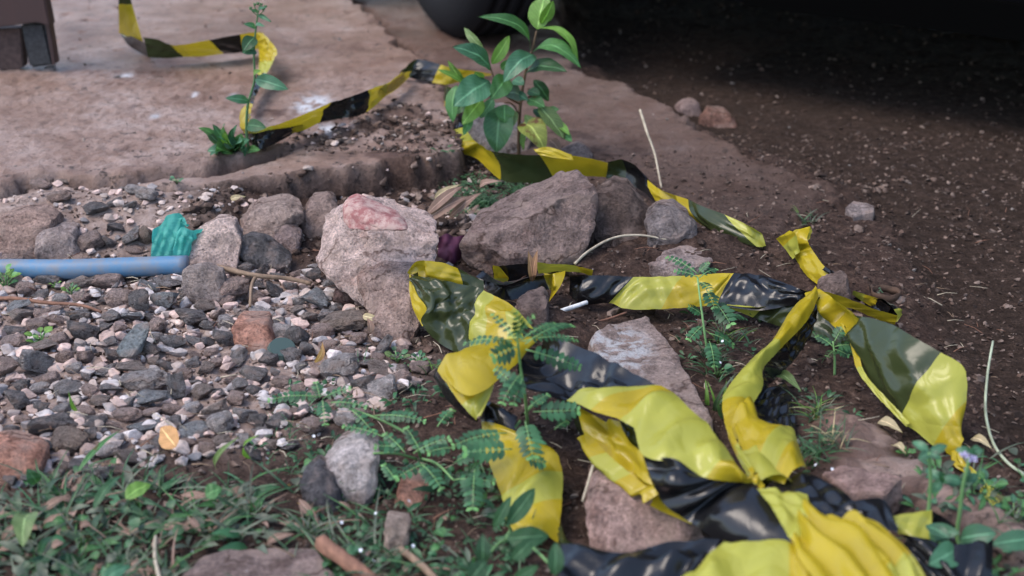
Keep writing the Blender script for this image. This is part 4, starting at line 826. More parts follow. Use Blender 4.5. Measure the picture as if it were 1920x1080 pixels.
film(mb, [(334, 418, .058), (343, 420, .058), (352, 426, .056)], [(336, 404, .068), (345, 408, .066), (350, 420, .060)], ['y'] * 2, seed=75, crump=.003)
mb.m = [0] * len(mb.m)
tag(mb.build("plastic_bag", tm, origin=G(325, 482, .0)), "torn teal green plastic bag scrap behind the blue pipe", "plastic bag")
mb = MB(); blob(mb, [(820, 490, .004), (835, 494, .004), (850, 495, .004), (864, 490, .004)], [(822, 446, .03), (838, 438, .034), (852, 444, .030), (870, 440, .03)], .012, 9, .007)
tag(mb.build("rag", pm, origin=G(842, 492, 0)), "dark purple rag squeezed between the pink lump and the brown rock", "rag")
def stick(name, pts, r0, r1, m, label, cat='twig', branches=(), wob=.25):
    mb = MB(); tube(mb, cr([G(*p) for p in pts], 6), r0, r1, 7, wob=wob)
    for bp in branches: tube(mb, cr([G(*p) for p in bp[0]], 5), bp[1], bp[1] * .6, 6, wob=wob)
    tag(mb.build(name, m, origin=G(pts[0][0], pts[0][1], 0)), label, cat)
stick('twig', [(408, 500, .030), (450, 510, .028), (490, 518, .024), (540, 522, .018), (584, 532, .012)], .0032, .0024, mTwig, "forked brown twig sticking out from under the pale pink chunk", branches=[([(482, 516, .024), (472, 535, .020), (469, 574, .012)], .0026)])
stick('twig', [(-20, 560, .008), (30, 560, .012), (90, 568, .012), (150, 572, .012), (190, 585, .008)], .0026, .0016, mTwigD, "thin brown twig lying on the gravel below the blue pipe")
stick('dry_stalk', [(1240, 352, .02), (1228, 290, .05), (1214, 250, .075), (1200, 206, .10)], .0014, .0020, mTwigP, "pale dry stalk standing upright behind the tape on the right", 'stalk')
stick('dry_stalk', [(1078, 494, .028), (1105, 470, .034), (1150, 446, .040), (1200, 441, .040), (1252, 449, .036)], .0017, .0012, mTwigP, "bent dry stalk arching over the soil heap", 'stalk')
stick('dry_stalk', [(1862, 640, .05), (1852, 700, .04), (1848, 770, .02), (1862, 830, .008), (1890, 868, .006), (1925, 892, .006)], .0011, .0015, mTwigG, "long pale green stalk curving on the dark soil at the right edge", 'stalk', wob=.1)
stick('paper_stick', [(1037, 588, .012), (1070, 577, .014), (1101, 567, .016)], .0024, .0024, mWhiteP, "short white paper stick lying below the flat tape", 'paper stick')
stick('twig', [(1098, 608, .006), (1140, 598, .007), (1175, 586, .008)], .0014, .0012, mTwigD, "thin dark twig on the soil right of the white paper stick")
stick('twig', [(604, 1018, .014), (640, 1046, .014), (700, 1090, .014)], .007, .006, mTwigD, "thick brown stick entering at the bottom edge near the tan lump")
stick('twig', [(752, 1030, .008), (790, 1060, .008), (830, 1100, .008)], .003, .003, mTwig, "grey twig at the bottom edge right of the thick brown stick")
stick('twig', [(1092, 940, .02), (1103, 905, .03), (1112, 872, .04)], .0010, .0010, mTwigP, "hair-thin straw standing inside the foreground tape loop")
stick('plastic_tube', [(1318, 446, .010), (1334, 436, .012), (1352, 424, .014)], .0042, .0042, mat("tube_grey", (.34, .35, .37), .5)[0], "short grey plastic tube stub under the black tape stripe", 'tube', wob=0)
stick('twig', [(300, 1090, .012), (290, 1040, .012), (292, 1005, .014)], .0018, .0012, mTwigP, "pale rootlet near the bottom left in the weeds")
# rusty ring on the soil
mb = MB(); vs = []; fs = []; n = 40
for k in range(n):
    th = 2 * math.pi * k / n
    for (r_, z_) in ((.0150, 0), (.0158, .009), (.0145, .009), (.0138, 0)): vs.append((r_ * math.cos(th), r_ * math.sin(th), z_ + .0006 * math.sin(5 * th)))
for k in range(n):
    for q_ in range(4): a = k * 4 + q_; bq = k * 4 + (q_ + 1) % 4; k2 = (k + 1) % n; fs.append((a, bq, k2 * 4 + (q_ + 1) % 4, k2 * 4 + q_))
mb.add(vs, fs); c0 = P(1660, 555); mb.v = [(v[0] + c0.x, v[1] + c0.y, v[2] + c0.z - .002) for v in mb.v]
tag(mb.build("ring", woodmat("rust", (.075, .045, .030)), origin=c0), "small rusty ring lying on the dark soil right of the knot", "ring")
# bottle cap
def capm(cx, cy, label, m, r_=.0145):
    mb = MB(); vs = [(0, 0, .004)]; n = 42; fs = []
    for k in range(n):
        th = 2 * math.pi * k / n; fl = 1 + .045 * (k % 2)
        vs += [(r_ * .86 * math.cos(th), r_ * .86 * math.sin(th), .004), (r_ * math.cos(th) * fl, r_ * math.sin(th) * fl, -.001), (r_ * .97 * fl * math.cos(th), r_ * .97 * fl * math.sin(th), -.002)]
    for k in range(n):
        a = 1 + 3 * k; b2 = 1 + 3 * ((k + 1) % n); fs += [(0, a, b2), (a, a + 1, b2 + 1, b2), (a + 1, a + 2, b2 + 2, b2 + 1)]
    mb.add(vs, fs); o = mb.build("bottle_cap", m, smooth=False); p = P(cx, cy); o.location = (p.x, p.y, p.z + .010); o.rotation_euler = (R(22), R(10), 0); tag(o, label, 'bottle cap')
capm(530, 672, "dark green crimped bottle cap on the gravel below the brick fragment", mat("cap_green", (.035, .06, .05), .45, .5)[0])
# metal stand, top left
mm1, t, b = mat("sheet_maroon", (.05, .02, .02), .5, .5); t.links.new(mixc(t, (.055, .022, .02), (.03, .018, .017), tex(t, 18, 6, .7, stretch=(1, 1, .2)).outputs[0]), b.inputs[0])
mm2 = woodmat("steel_grey", (.04, .04, .042)); mm3 = woodmat("board_brown", (.07, .045, .04))
c0 = P(60, 131); yb = c0.y
st = thing("metal_stand", (c0.x, c0.y, c0.z), "foot of a maroon metal stand with a dark grey leg on the slab", "stand")
def prism(name, pts, y0, y1, m, parent, bev=.002):
    bm = bmesh.new(); f = [bm.verts.new(D(x, y, y0)) for x, y in pts]; g = [bm.verts.new(Vector((v.co.x, y1, v.co.z))) for v in f]; k = len(pts)
    bm.faces.new(f); bm.faces.new(g[::-1])
    for i in range(k): bm.faces.new((f[i], g[i], g[(i + 1) % k], f[(i + 1) % k]))
    bmesh.ops.recalc_face_normals(bm, faces=bm.faces[:]); bmesh.ops.bevel(bm, geom=bm.edges[:], offset=bev, segments=2, affect='EDGES', clamp_overlap=True)
    me = bpy.data.meshes.new(name); bm.to_mesh(me); bm.free(); me.materials.append(m); o = bpy.data.objects.new(name, me); COL.objects.link(o)
    o.parent = parent; o.location = -Vector(parent.location) if parent else (0, 0, 0); return o
prism("panel", [(-140, -400), (40, -400), (72, -60), (84, 0), (94, 50), (70, 42), (40, 46), (-30, 54), (-140, 58)], yb - .030, yb + .0, mm1, st)
prism("base_board", [(-140, 60), (39, 52), (44, 126), (34, 131), (-140, 133)], yb - .006, yb + .02, mm3, st)
prism("leg", [(37, 44), (82, 42), (100, 122), (55, 128)], yb - .016, yb + .01, mm2, st, .004)
prism("flange", [(84, 44), (92, 44), (104, 120), (98, 123)], yb - .018, yb + .006, mm1, st, .001)

# ------------------------------------------------------------------ plants
def vine(mb, pts, r0, r1, mi): tube(mb, cr(pts, 6), r0, r1, 6, mi)
# guava-like sapling
bp = P(973, 296); Y0 = bp.y
def Q(x, y, dy=0): return D(x, y, Y0 + dy)
sap = thing("sapling", tuple(bp), "green leafy sapling with oval leaves growing inside the bend of the tape", "sapling")
mb = MB()
vine(mb, [bp - Vector((0, 0, .01)), Q(973, 262), Q(974, 215), Q(980, 165), Q(988, 125), Q(999, 90), Q(1006, 58)], .0034, .0014, 0)
vine(mb, [Q(975, 195), Q(952, 182, -.01), Q(935, 165, -.02), Q(922, 135, -.02), Q(914, 108, -.02), Q(905, 92, -.02)], .0018, .001, 0)
vine(mb, [Q(976, 190), Q(1000, 180, -.02), Q(1016, 200, -.03), Q(1040, 225, -.03)], .0014, .0008, 0)
for tw in ([(935, 165, -.02), (915, 172, -.03), (880, 160, -.03)], [(974, 215, 0), (960, 195, -.02), (945, 192, -.03)], [(974, 240, 0), (982, 232, -.02), (990, 238, -.03)]): vine(mb, [Q(*p) for p in tw], .0011, .0007, 0)
ms = [mat("sapling_bark", (.12, .075, .045), .7)[0]]; tag(mb.build("stem", ms, sap))
LV = [  # base, tip, width px, dy base, dy tip, normal, arch, material index
 (1008, 55, 1022, -12, 36, 0, .02, (-.3, -1, .3), .05, 1), (1014, 45, 1038, 2, 20, 0, -.01, (.5, -1, .2), .05, 1), (1010, 52, 1086, 122, 24, 0, -.03, (.5, -.4, 1), .26, 1),
 (994, 94, 901, 28, 25, 0, -.05, (.3, -.7, 1), .22, 0), (999, 97, 1089, 124, 30, 0, -.04, (0, -.6, 1), .30, 0), (986, 138, 1061, 131, 31, 0, -.05, (.1, -.9, 1), .16, 2),
 (1003, 104, 944, 152, 34, -.005, -.05, (-.3, -1, .8), .20, 3), (920, 130, 851, 86, 32, -.02, -.05, (.2, -.8, 1), .14, 3), (907, 95, 869, 51, 13, -.02, 0, (-.3, -1, .3), .08, 5),
 (922, 120, 956, 67, 19, -.02, -.01, (.4, -1, .2), .06, 1), (872, 157, 839, 114, 13, -.03, -.03, (-.6, -1, .4), .05, 1), (872, 158, 822, 129, 11, -.03, -.05, (.2, -.8, 1), .06, 1),
 (918, 153, 851, 197, 44, -.02, -.07, (.15, -1, .9), .10, 3), (856, 160, 848, 229, 22, -.03, -.05, (-.5, -1, .2), .12, 0), (904, 186, 867, 232, 26, -.02, -.06, (.3, -1, .7), .08, 1),
 (882, 215, 869, 253, 15, -.04, -.06, (.4, -1, .3), .05, 0), (951, 143, 920, 186, 32, -.02, -.05, (.3, -1, .5), .14, 0), (980, 180, 938, 172, 28, -.01, -.04, (0, -1, .8), .10, 4),
 (940, 198, 930, 286, 44, -.02, -.05, (-.15, -1, .3), .10, 2), (946, 196, 946, 230, 28, -.03, -.04, (.1, -1, .4), .06, 0), (990, 186, 1021, 200, 22, -.02, -.04, (.2, -1, .7), .10, 0),
 (1010, 198, 1058, 258, 28, -.03, -.05, (.6, -1, .4), .06, 5), (978, 231, 1022, 282, 40, -.02, -.06, (.3, -1, .5), .30, 6), (1040, 226, 1068, 252, 13, -.03, -.05, (.6, -1, .2), .05, 1),
 (985, 240, 980, 282, 14, -.02, -.03, (-1, -.6, .2), .05, 1), (1050, 245, 1072, 265, 14, -.03, -.05, (.3, -1, .2), .05, 0), (962, 150, 982, 158, 18, -.01, -.03, (0, -1, .7), .05, 3), (990, 170, 1012, 178, 16, -.01, -.03, (0, -1, .7), .05, 2),
 (905, 140, 880, 178, 20, .02, .03, (.2, -1, .6), .1, 2), (1000, 150, 1030, 190, 20, .03, .04, (.2, -1, .6), .1, 2),
 (900, 170, 862, 182, 18, .01, -.01, (.2, -1, .6), .1, 0), (925, 185, 900, 222, 18, .01, .0, (.3, -1, .5), .1, 3), (955, 160, 930, 150, 15, .0, -.02, (0, -1, .8), .1, 0), (960, 205, 962, 236, 16, -.02, -.04, (.2, -1, .4), .08, 5), (905, 150, 890, 135, 14, -.02, -.03, (-.3, -1, .6), .08, 1),
 (1000, 205, 1036, 236, 18, -.01, -.03, (.4, -1, .5), .12, 2), (1025, 210, 1048, 205, 13, -.02, -.03, (0, -1, .8), .1, 0), (985, 215, 1004, 252, 16, -.02, -.04, (.4, -1, .3), .1, 5), (940, 130, 958, 112, 13, .0, -.01, (.2, -1, .5), .08, 0), (880, 190, 852, 214, 17, .0, -.02, (-.2, -1, .5), .12, 2), (965, 175, 990, 188, 14, -.01, -.03, (.1, -1, .7), .1, 3)]
mb = MB()
for (bx, by, tx, ty, wd, d0, d1, nr, ar, mi) in LV:
    leaf(mb, Q(bx, by, d0), Q(tx, ty, d1), wd / 1060, nr, ar, .10, mi, 'oval', 14, 8, twist=.15, curl=.05)
tag(mb.build("foliage", [mLeaf, mLeafY, mLeafD, mLeafB, leafmat("leaf_mauve_tinge", (.11, .15, .11)), mLeafO2, mLeafO], sap))
# thin weed on the slab
bp = P(466, 284); Y1 = bp.y
def Q1(x, y, dy=0): return D(x, y, Y1 + dy)
wd_ = thing("weed", tuple(bp), "tall thin-stalked weed with a bushy base growing from the slab crack by the tape", "weed")
mb = MB(); vine(mb, [bp, Q1(462, 240), Q1(465, 195), Q1(477, 150), Q1(476, 100), Q1(479, 60), Q1(484, 22)], .0022, .001, 0)
for p in ([(484, 30), (474, 22), (470, 16)], [(484, 30), (494, 20), (498, 12)], [(484, 25), (486, 12), (484, 6)], [(482, 32), (496, 30), (508, 40)], [(484, 28), (478, 14), (478, 8)]): vine(mb, [Q1(*q_) for q_ in p], .0007, .0005, 0)
for (x, y) in ((470, 15), (498, 12), (484, 6), (478, 8), (490, 8), (494, 16), (476, 20)):
    vs, fs = LP[0]; c = Q1(x, y); mb.add([c + v * .0032 for v in vs], fs, 0)
mb.build("stalk", [mat("weed_stalk", (.07, .15, .06), .6)[0]], wd_)
mb = MB()
for (bx, by, tx, ty, w_, mi) in [(478, 148, 541, 168, 22, 0), (467, 190, 422, 184, 14, 0), (477, 92, 454, 100, 22, 0), (478, 70, 456, 96, 22, 2), (479, 52, 456, 45, 9, 0), (480, 46, 497, 50, 6, 0), (484, 28, 509, 42, 7, 0), (484, 20, 500, 14, 6, 0), (483, 26, 470, 18, 6, 0), (463, 235, 500, 240, 20, 2), (476, 140, 490, 132, 8, 1)]:
    leaf(mb, Q1(bx, by), Q1(tx, ty, -.02), w_ / 1120, (0, -1, .5), .14, .1, mi, 'oval', 9, 5)
rg = random.Random(2)
for (x, y, r_) in [(392, 240, 14), (404, 232, 14), (425, 245, 16), (437, 240, 14), (395, 282, 20), (410, 275, 22), (420, 288, 20), (440, 262, 22), (452, 250, 18), (448, 278, 18), (432, 270, 20), (462, 276, 18), (474, 284, 16), (484, 282, 14), (412, 256, 14), (380, 240, 12), (428, 255, 18), (455, 265, 16), (440, 288, 14), (400, 292, 16), (425, 232, 12), (445, 234, 12), (466, 262, 14)]:
    bx, by = 448 + (x - 448) * .45, 290 + (y - 290) * .35
    leaf(mb, Q1(bx, by, rg.uniform(-.02, .02)), Q1(x + (x - 448) * .12, y, rg.uniform(-.05, .0)), r_ / 1020, (rg.uniform(-.5, .5), -1, rg.uniform(.3, 1)), .12, .08, rg.choice((0, 0, 1, 3)), 'oval', 8, 5)
mb.build("foliage", [mLeafB, mLeafY, mLeafD, mLeaf], wd_)

# feathery weeds
def frond(ml, mr, p0, p1, wpx, n, nrm=(0, -.45, 1), arch=.10, mi=0, tipmi=1, r=.0006, start=.12):
    sc = pxm(p0); W = wpx / sc; d = p1 - p0; L = d.length; dn = d.normalized(); nn = Vector(nrm); nn = (nn - dn * nn.dot(dn)).normalized(); s = dn.cross(nn)
    pt = lambda t: p0 + d * t + nn * (arch * L * 4 * t * (1 - t))
    tube(mr, [pt(k / 8) for k in range(9)], r, r * .5, 5)
    for k in range(n):
        t = start + (1 - start) * (k + .5) / n; pr = math.sin(math.pi * min(1, .22 + .74 * t)) ** .6 if t > .5 else min(1, .55 + t)
        for sg_ in (-1, 1):
            b0 = pt(t); ll = W / 2 * pr * (1 + .35 * mn.noise(b0 * 310 + Vector((sg_ * 3, 0, 0)))); dirv = (s * sg_ + dn * .45 - nn * .18 * (1 + mn.noise(b0 * 90 + Vector((sg_, 0, 0))))).normalized()
            leaf(ml, b0, b0 + dirv * ll, min(L / n * .92, ll * .66), nn + s * sg_ * .2, .06, .06, tipmi if t > .86 else mi, 'oval', 5, 2)
def feathery(name, label, base, stems, fronds, group=None, flowers=()):
    b0 = G(*base); root = thing(name, tuple(b0), label, 'weed', group); ml = MB(); msb = mr = MB()
    for s_ in stems: tube(msb, cr([G(*p) for p in s_], 6), .0014, .0009, 6)
    for f_ in fronds:
        (x0, y0, z0, x1, y1, z1, w_) = f_[:7]; p0, p1 = G(x0, y0, z0), G(x1, y1, z1); L = (p1 - p0).length
        frond(ml, mr, p0, p1, w_, max(5, int(L / .0052)), *(f_[7:]))
    msb.build("stem", mStemP, root)
    ml.build("foliage", [mWeed, mWeedY], root)
    return root
feathery("feathery_weed", "tall feathery weed rising through the middle of the tape tangle", (985, 800, .03),
 [[(990, 800, .03), (984, 740, .08), (976, 690, .11), (972, 650, .135), (968, 620, .15)], [(985, 775, .05), (1000, 760, .06), (1020, 755, .065)], [(975, 790, .04), (960, 810, .04), (940, 850, .03)]],
 [(968, 640, .14, 920, 588, .155, 24), (968, 635, .14, 968, 582, .17, 34), (970, 640, .14, 1004, 590, .165, 26), (975, 640, .14, 1042, 606, .14, 22), (985, 632, .13, 1048, 610, .13, 26), (980, 640, .13, 1085, 640, .12, 26), (985, 645, .13, 1078, 612, .12, 30),
  (965, 652, .13, 912, 638, .15, 30), (960, 640, .13, 868, 646, .12, 30), (970, 650, .135, 922, 672, .13, 52, (0, -1, .8)), (985, 655, .12, 1090, 690, .10, 40, (0, -1, .7)), (978, 700, .10, 940, 760, .09, 40), (980, 710, .10, 962, 762, .085, 34),
  (985, 740, .09, 928, 690, .10, 38, (0, -1, .5)), (1000, 772, .075, 1088, 770, .075, 50, (0, -1, .6)), (990, 765, .08, 1030, 740, .085, 30), (985, 790, .075, 1000, 862, .06, 64, (0, -1, .5)), (985, 860, .045, 1022, 870, .04, 42), (960, 842, .06, 868, 848, .06, 56, (0, -1, .6)), (950, 812, .06, 846, 838, .055, 46), (1040, 805, .05, 1065, 790, .05, 24)])
feathery("feathery_weed", "low spreading feathery weed at the lower right edge of the gravel", (790, 850, .005),
 [[(790, 860, .0), (770, 820, .03), (720, 790, .04), (640, 760, .05)], [(790, 860, .0), (820, 870, .03), (850, 900, .03)], [(780, 860, .01), (740, 850, .03), (700, 850, .035)]],
 [(600, 745, .05, 500, 752, .05, 34), (600, 745, .055, 592, 716, .065, 26), (605, 748, .05, 660, 728, .06, 28), (605, 750, .05, 610, 800, .045, 34), (620, 755, .05, 690, 765, .05, 30), (700, 780, .045, 800, 792, .045, 34), (660, 770, .05, 700, 812, .04, 32), (720, 820, .04, 640, 800, .045, 28),
  (760, 842, .04, 700, 838, .045, 36), (760, 850, .04, 720, 812, .05, 34), (775, 850, .04, 846, 822, .05, 38), (790, 850, .04, 760, 800, .055, 34), (790, 870, .035, 830, 920, .03, 44), (850, 840, .045, 800, 850, .045, 38), (890, 880, .035, 886, 958, .02, 54), (830, 905, .03, 790, 880, .035, 40), (800, 870, .03, 740, 900, .025, 36), (850, 900, .03, 930, 905, .03, 44), (820, 800, .045, 850, 768, .05, 30), (745, 905, .02, 718, 870, .03, 34), (850, 870, .03, 905, 845, .045, 40)])
feathery("feathery_weed", "feathery weed with bright leaflets standing over the flat tape run", (1330, 660, .005),
 [[(1330, 680, .0), (1322, 630, .03), (1314, 570, .06), (1308, 520, .08)]],
 [(1310, 515, .08, 1248, 482, .09, 26), (1310, 512, .08, 1330, 492, .09, 20), (1308, 520, .08, 1262, 508, .085, 22), (1312, 520, .08, 1345, 505, .08, 22), (1312, 530, .07, 1335, 548, .07, 24), (1325, 545, .06, 1340, 580, .05, 36), (1340, 565, .05, 1372, 612, .035, 46, (0, -1, .6)), (1315, 590, .04, 1290, 575, .05, 30), (1320, 610, .03, 1290, 640, .02, 30), (1330, 625, .03, 1376, 650, .015, 34), (1350, 600, .035, 1400, 600, .02, 26), (1330, 640, .02, 1340, 690, .01, 34)])
feathery("small_weed", "small broad-leaved weed in the shade below the tape knot", (1568, 690, .0), [[(1565, 705, 0), (1565, 670, .02), (1562, 640, .035)]],
 [(1562, 650, .03, 1530, 630, .035, 26), (1565, 640, .035, 1580, 615, .045, 30), (1565, 650, .03, 1600, 648, .03, 32), (1565, 660, .025, 1550, 670, .03, 24), (1530, 630, .03, 1505, 612, .03, 20), (1565, 655, .02, 1592, 668, .015, 24)])
# little seedlings
def seedling(cx, cy, w_, label, mats, n=9, tall=.6, seed=0):
    r = random.Random(seed + int(cx)); b0 = P(cx, cy + w_ * .3); root = thing("seedling", tuple(b0), label, "seedling"); sc = pxm(b0); mb = MB(); ms_ = MB()
    for k in range(n):
        a = 2 * math.pi * k / n + r.uniform(-.3, .3); rr = w_ / sc * r.uniform(.25, .5); e = b0 + Vector((math.cos(a) * rr * .55, math.sin(a) * rr * .5, r.uniform(.3, 1) * w_ * tall / sc * .7))
        tube(ms_, [b0, b0.lerp(e, .6) + Vector((0, 0, .002)), e], .0007, .0005, 5)
        d = Vector((math.cos(a), math.sin(a) * .6, .35)).normalized(); leaf(mb, e, e + d * w_ / sc * r.uniform(.22, .34), w_ / sc * r.uniform(.15, .22), (0, -.6, 1), .1, .1, r.randrange(len(mats)), 'oval', 6, 4)
    ms_.build("stem", mStemP, root); mb.build("foliage", mats, root)
seedling(78, 628, 56, "small bluish three-leaf seedling on the left gravel", [mWeed, mLeafY], 10)
seedling(12, 528, 60, "bright green seedling tuft at the left end of the blue pipe", [mLeafY, mWeedY, mLeaf], 16, 1.0)
seedling(104, 535, 26, "tiny yellow-green seedling below the blue pipe", [mLeafY], 6, .9)
seedling(135, 548, 36, "yellow-tipped seedling right of the tiny yellow-green one", [mLeafY, mWeed], 9, .9)
seedling(745, 665, 50, "small rounded seedling near the foot of the concrete chunk", [mWeed, mLeafO2], 9)
seedling(786, 672, 40, "reddish-stemmed seedling left of the yellow tape corner", [mWeed], 8)
seedling(1600, 655, 46, "shaded seedling below the tape knot", [mLeafD, mWeed], 9)
seedling(840, 730, 60, "seedling tuft hiding behind the black tape edge", [mWeed, mLeafD], 12)
seedling(332, 340, 30, "faint bluish sprout in the slab crack", [mLeafB], 5)
seedling(1425, 590, 50, "low seedling below the olive tape fold", [mWeed, mLeaf], 8)
seedling(1345, 690, 60, "low weedy seedling right of the flat slab stone", [mWeed, mLeafD], 10)
seedling(1850, 905, 80, "blurred clover-like seedling by the kerb on the right", [mLeafB, mLeaf], 12)
seedling(1900, 955, 80, "blurred round-leaved seedling at the right edge", [mLeafB, mLeaf], 12)
seedling(1700, 845, 40, "small seedling by the kerb under the right tape loop", [mLeaf], 8)
# grass tufts
def tuft(cx, cy, hpx, n, label, mats=(0,), spread=1.0, seed=0, name="grass_tuft", wid=3.2, lean=(0, 0)):
    r = random.Random(seed + int(cx + cy)); b0 = P(cx, cy); sc = pxm(b0); mb = MB()
    for k in range(n):
        a = r.uniform(0, 6.28); L = hpx / sc * r.uniform(.5, 1.1); d = Vector((math.cos(a) * spread + lean[0], math.sin(a) * spread * .8 + lean[1], r.uniform(.35, 1.2))).normalized()
        s0 = b0 + Vector((r.uniform(-.012, .012), r.uniform(-.012, .012), -.002)); leaf(mb, s0, s0 + d * L, wid / sc * r.uniform(.7, 1.4), (-d.x * .3, -.5, 1), .16, .25, r.choice(mats), 'blade', 8, 2, twist=r.uniform(-.8, .8), curl=r.uniform(0, .35))
    tag(mb.build(name, [mGrass, mGrass2, mLeafY, mDryP, mLeafD], origin=b0), label, "grass tuft")
tuft(1508, 418, 44, 16, "thin grass tuft on the soil behind the small tape loop", (0, 1, 2), seed=1, wid=3.5)
tuft(1360, 640, 60, 46, "fuzzy grass tuft around the feathery weed by the flat tape", (0, 1, 0, 2), seed=2, wid=2.6)
tuft(1340, 680, 60, 40, "grass tuft right of the flat slab stone", (0, 1, 4), seed=3, wid=3)
tuft(1530, 780, 60, 40, "grass tuft inside the right of the tape leg", (0, 1, 3, 2), seed=4, wid=3.4)
tuft(1560, 830, 70, 34, "grass tuft mixed with dry blades on the kerb", (0, 1, 3), seed=5, wid=3.4)
tuft(1520, 860, 70, 26, "broad-bladed grass tuft at the end of the tape leg", (0, 4), seed=6, wid=6)
tuft(1342, 770, 90, 8, "upright green blades right of the pale tape band", (0, 2), .25, seed=7, wid=9)
tuft(905, 385, 44, 90, "mossy green tuft in the hollow under the sapling", (4, 0, 4), seed=8, wid=3)
tuft(975, 362, 34, 70, "mossy green tuft behind the big brown rock", (4, 0, 4), seed=9, wid=3)
tuft(858, 400, 34, 40, "moss and roots beside the curled dry leaves", (4, 0, 3), seed=10, wid=2.6)
tuft(1640, 620, 30, 8, "few thin straws beside the yellow band of the tape", (3,), seed=11, wid=2)
tuft(820, 700, 60, 22, "green shoots left of the folded yellow corner", (0, 2), seed=12, wid=3.5)
# ground cover, lower left
def cover(name, n, region, label, seed, dens, mats, sz, zmul=1.0, kinds=('blade', 'lance', 'round')):
    r = random.Random(seed); mb = MB(); pts_ = []
    for k in range(n):
        px, py = r.uniform(region[0], region[2]), r.uniform(region[1], region[3])
        if r.random() > dens(px, py): continue
        pts_.append((px, py))
    for (px, py) in pts_:
        b0 = G(px, py, 0.0); b0.z = H(b0.x, b0.y); kd = r.choice(kinds); s_ = r.uniform(*sz)
        for q_ in range({'blade': 3, 'lance': 4, 'round': 4}[kd]):
            a = r.uniform(0, 6.28)
            if kd == 'blade': d = Vector((math.cos(a), math.sin(a), r.uniform(.15, 1.0) * zmul)).normalized(); L = s_ * r.uniform(1, 2.2); W = s_ * .10; s0 = b0
            elif kd == 'lance': d = Vector((math.cos(a), math.sin(a), r.uniform(.1, .7) * zmul)).normalized(); L = s_ * r.uniform(.6, 1.1); W = L * .28; s0 = b0 + Vector((math.cos(a), math.sin(a), .5)) * s_ * r.uniform(.1, .5)
            else: d = Vector((math.cos(a), math.sin(a), r.uniform(-.1, .5))).normalized(); L = s_ * r.uniform(.25, .45); W = L * .85; s0 = b0 + Vector((math.cos(a) * .3, math.sin(a) * .3, r.uniform(.15, .8) * zmul)) * s_
            leaf(mb, s0, s0 + d * L, W, (r.uniform(-.4, .4), -.6, 1), .14, .15, r.randrange(len(mats)), 'blade' if kd == 'blade' else 'oval', 6 if kd == 'blade' else 5, 2, twist=r.uniform(-.4, .4), curl=r.uniform(0, .3))
    o = mb.build(name, mats); tag(o, label, "ground cover", kind='stuff')
def dl(px, py):
    top = 930 + 22 * math.sin(px * .013) + 14 * math.sin(px * .041) - (34 if 40 < px < 230 else 0)
    e = min(1, max(0, (py - top + 30) / 60)); hole = 1 if not (330 < px < 620 and 1020 < py) else .12
    return e * hole * (.12 + .88 * (mn.noise(Vector((px * .014, py * .03, 3))) > -.08)) * (1 if px < 560 else max(.12, 1 - (px - 560) / 260))
cover("ground_cover", 1350, (-60, 850, 900, 1130), "dense tangle of low green weeds and grass along the bottom left", 31, dl, [mGrass, mWeed, mGrass2, mLeafD, mLeaf, mGrass2, mGrass, mGrass2, mDry], (.010, .028), kinds=('blade', 'blade', 'blade', 'lance', 'round'))
cover("weed_carpet", 360, (560, 860, 1000, 1100), "sparse small weeds between the stones at the bottom centre", 33, lambda x, y: .55, [mGrass, mWeed, mLeafD], (.008, .018))
cover("weed_carpet", 330, (480, 640, 900, 900), "fine green weeds creeping from the gravel's right end", 35, lambda x, y: .8 * max(0, 1 - abs((y - 770) - (690 - x) * .35) / 120), [mWeed, mWeed, mLeafD], (.006, .014))
cover("weed_carpet", 260, (1260, 560, 1700, 900), "small weeds on the soil inside the tape loops", 37, lambda x, y: .5 if (y < 720 and x < 1420) or (y > 740 and 1420 < x < 1600) else .04, [mGrass, mWeed, mLeafD, mGrass2], (.007, .016))
cover("weed_carpet", 100, (1720, 860, 1990, 1120), "blurred low weeds along the kerb at the lower right", 39, lambda x, y: .9 if y > 900 + (x - 1740) * -.1 else .2, [mLeafB, mLeaf, mGrass2], (.010, .024))
cover("moss", 420, (820, 345, 1010, 425), "dark moss and sprouts in the hollow under the sapling", 41, lambda x, y: .7, [mLeafD, mLeafD, mGrass], (.006, .013))
# larger leaves in the weeds
def bigleaf(b_, t_, w_, m, label, name="weed_leaf", kind='oval', arch=.15, nrm=(0, -.8, 1), cat="leaf", curl=.1, group=None, fold=.12, tw=.2):
    p0, p1 = G(*b_), G(*t_); mb = MB(); leaf(mb, p0, p1, w_ / pxm(p0), nrm, arch, fold, 0, kind, 16, 8, twist=tw, curl=curl)
    return tag(mb.build(name, m, origin=p0), label, cat, group)
# blurred plant by the lower middle
wp = P(960, 1010)
rootp = thing("weed", tuple(wp), "dark broad-leaved weed at the bottom under the hanging tape strip", "weed")
mb = MB()
for (b_, t_, w_) in [((950, 985, .03), (1003, 915, .05), 34), ((905, 1060, .05), (905, 1000, .07), 30), ((880, 1090, .05), (912, 1050, .06), 36), ((950, 1010, .05), (1030, 1004, .05), 40), ((960, 1050, .04), (1000, 1010, .05), 30), ((1040, 1080, .05), (1042, 1016, .07), 32), ((925, 990, .03), (958, 930, .05), 22), ((960, 1090, .03), (1010, 1060, .04), 24)]:
    p0 = G(*b_); leaf(mb, p0, G(*t_), w_ / pxm(p0), (.1, -1, .6), .12, .1, 0, 'oval', 10, 6)
mb.build("foliage", [mLeafD], rootp); mb = MB(); 
for e in ((905, 1055, .05), (950, 1008, .05), (1042, 1070, .05), (950, 985, .03)): tube(mb, cr([wp, (wp + G(*e)) / 2 + Vector((0, 0, .005)), G(*e)], 5), .0014, .001, 5)
mb.build("stem", mStemP, rootp)
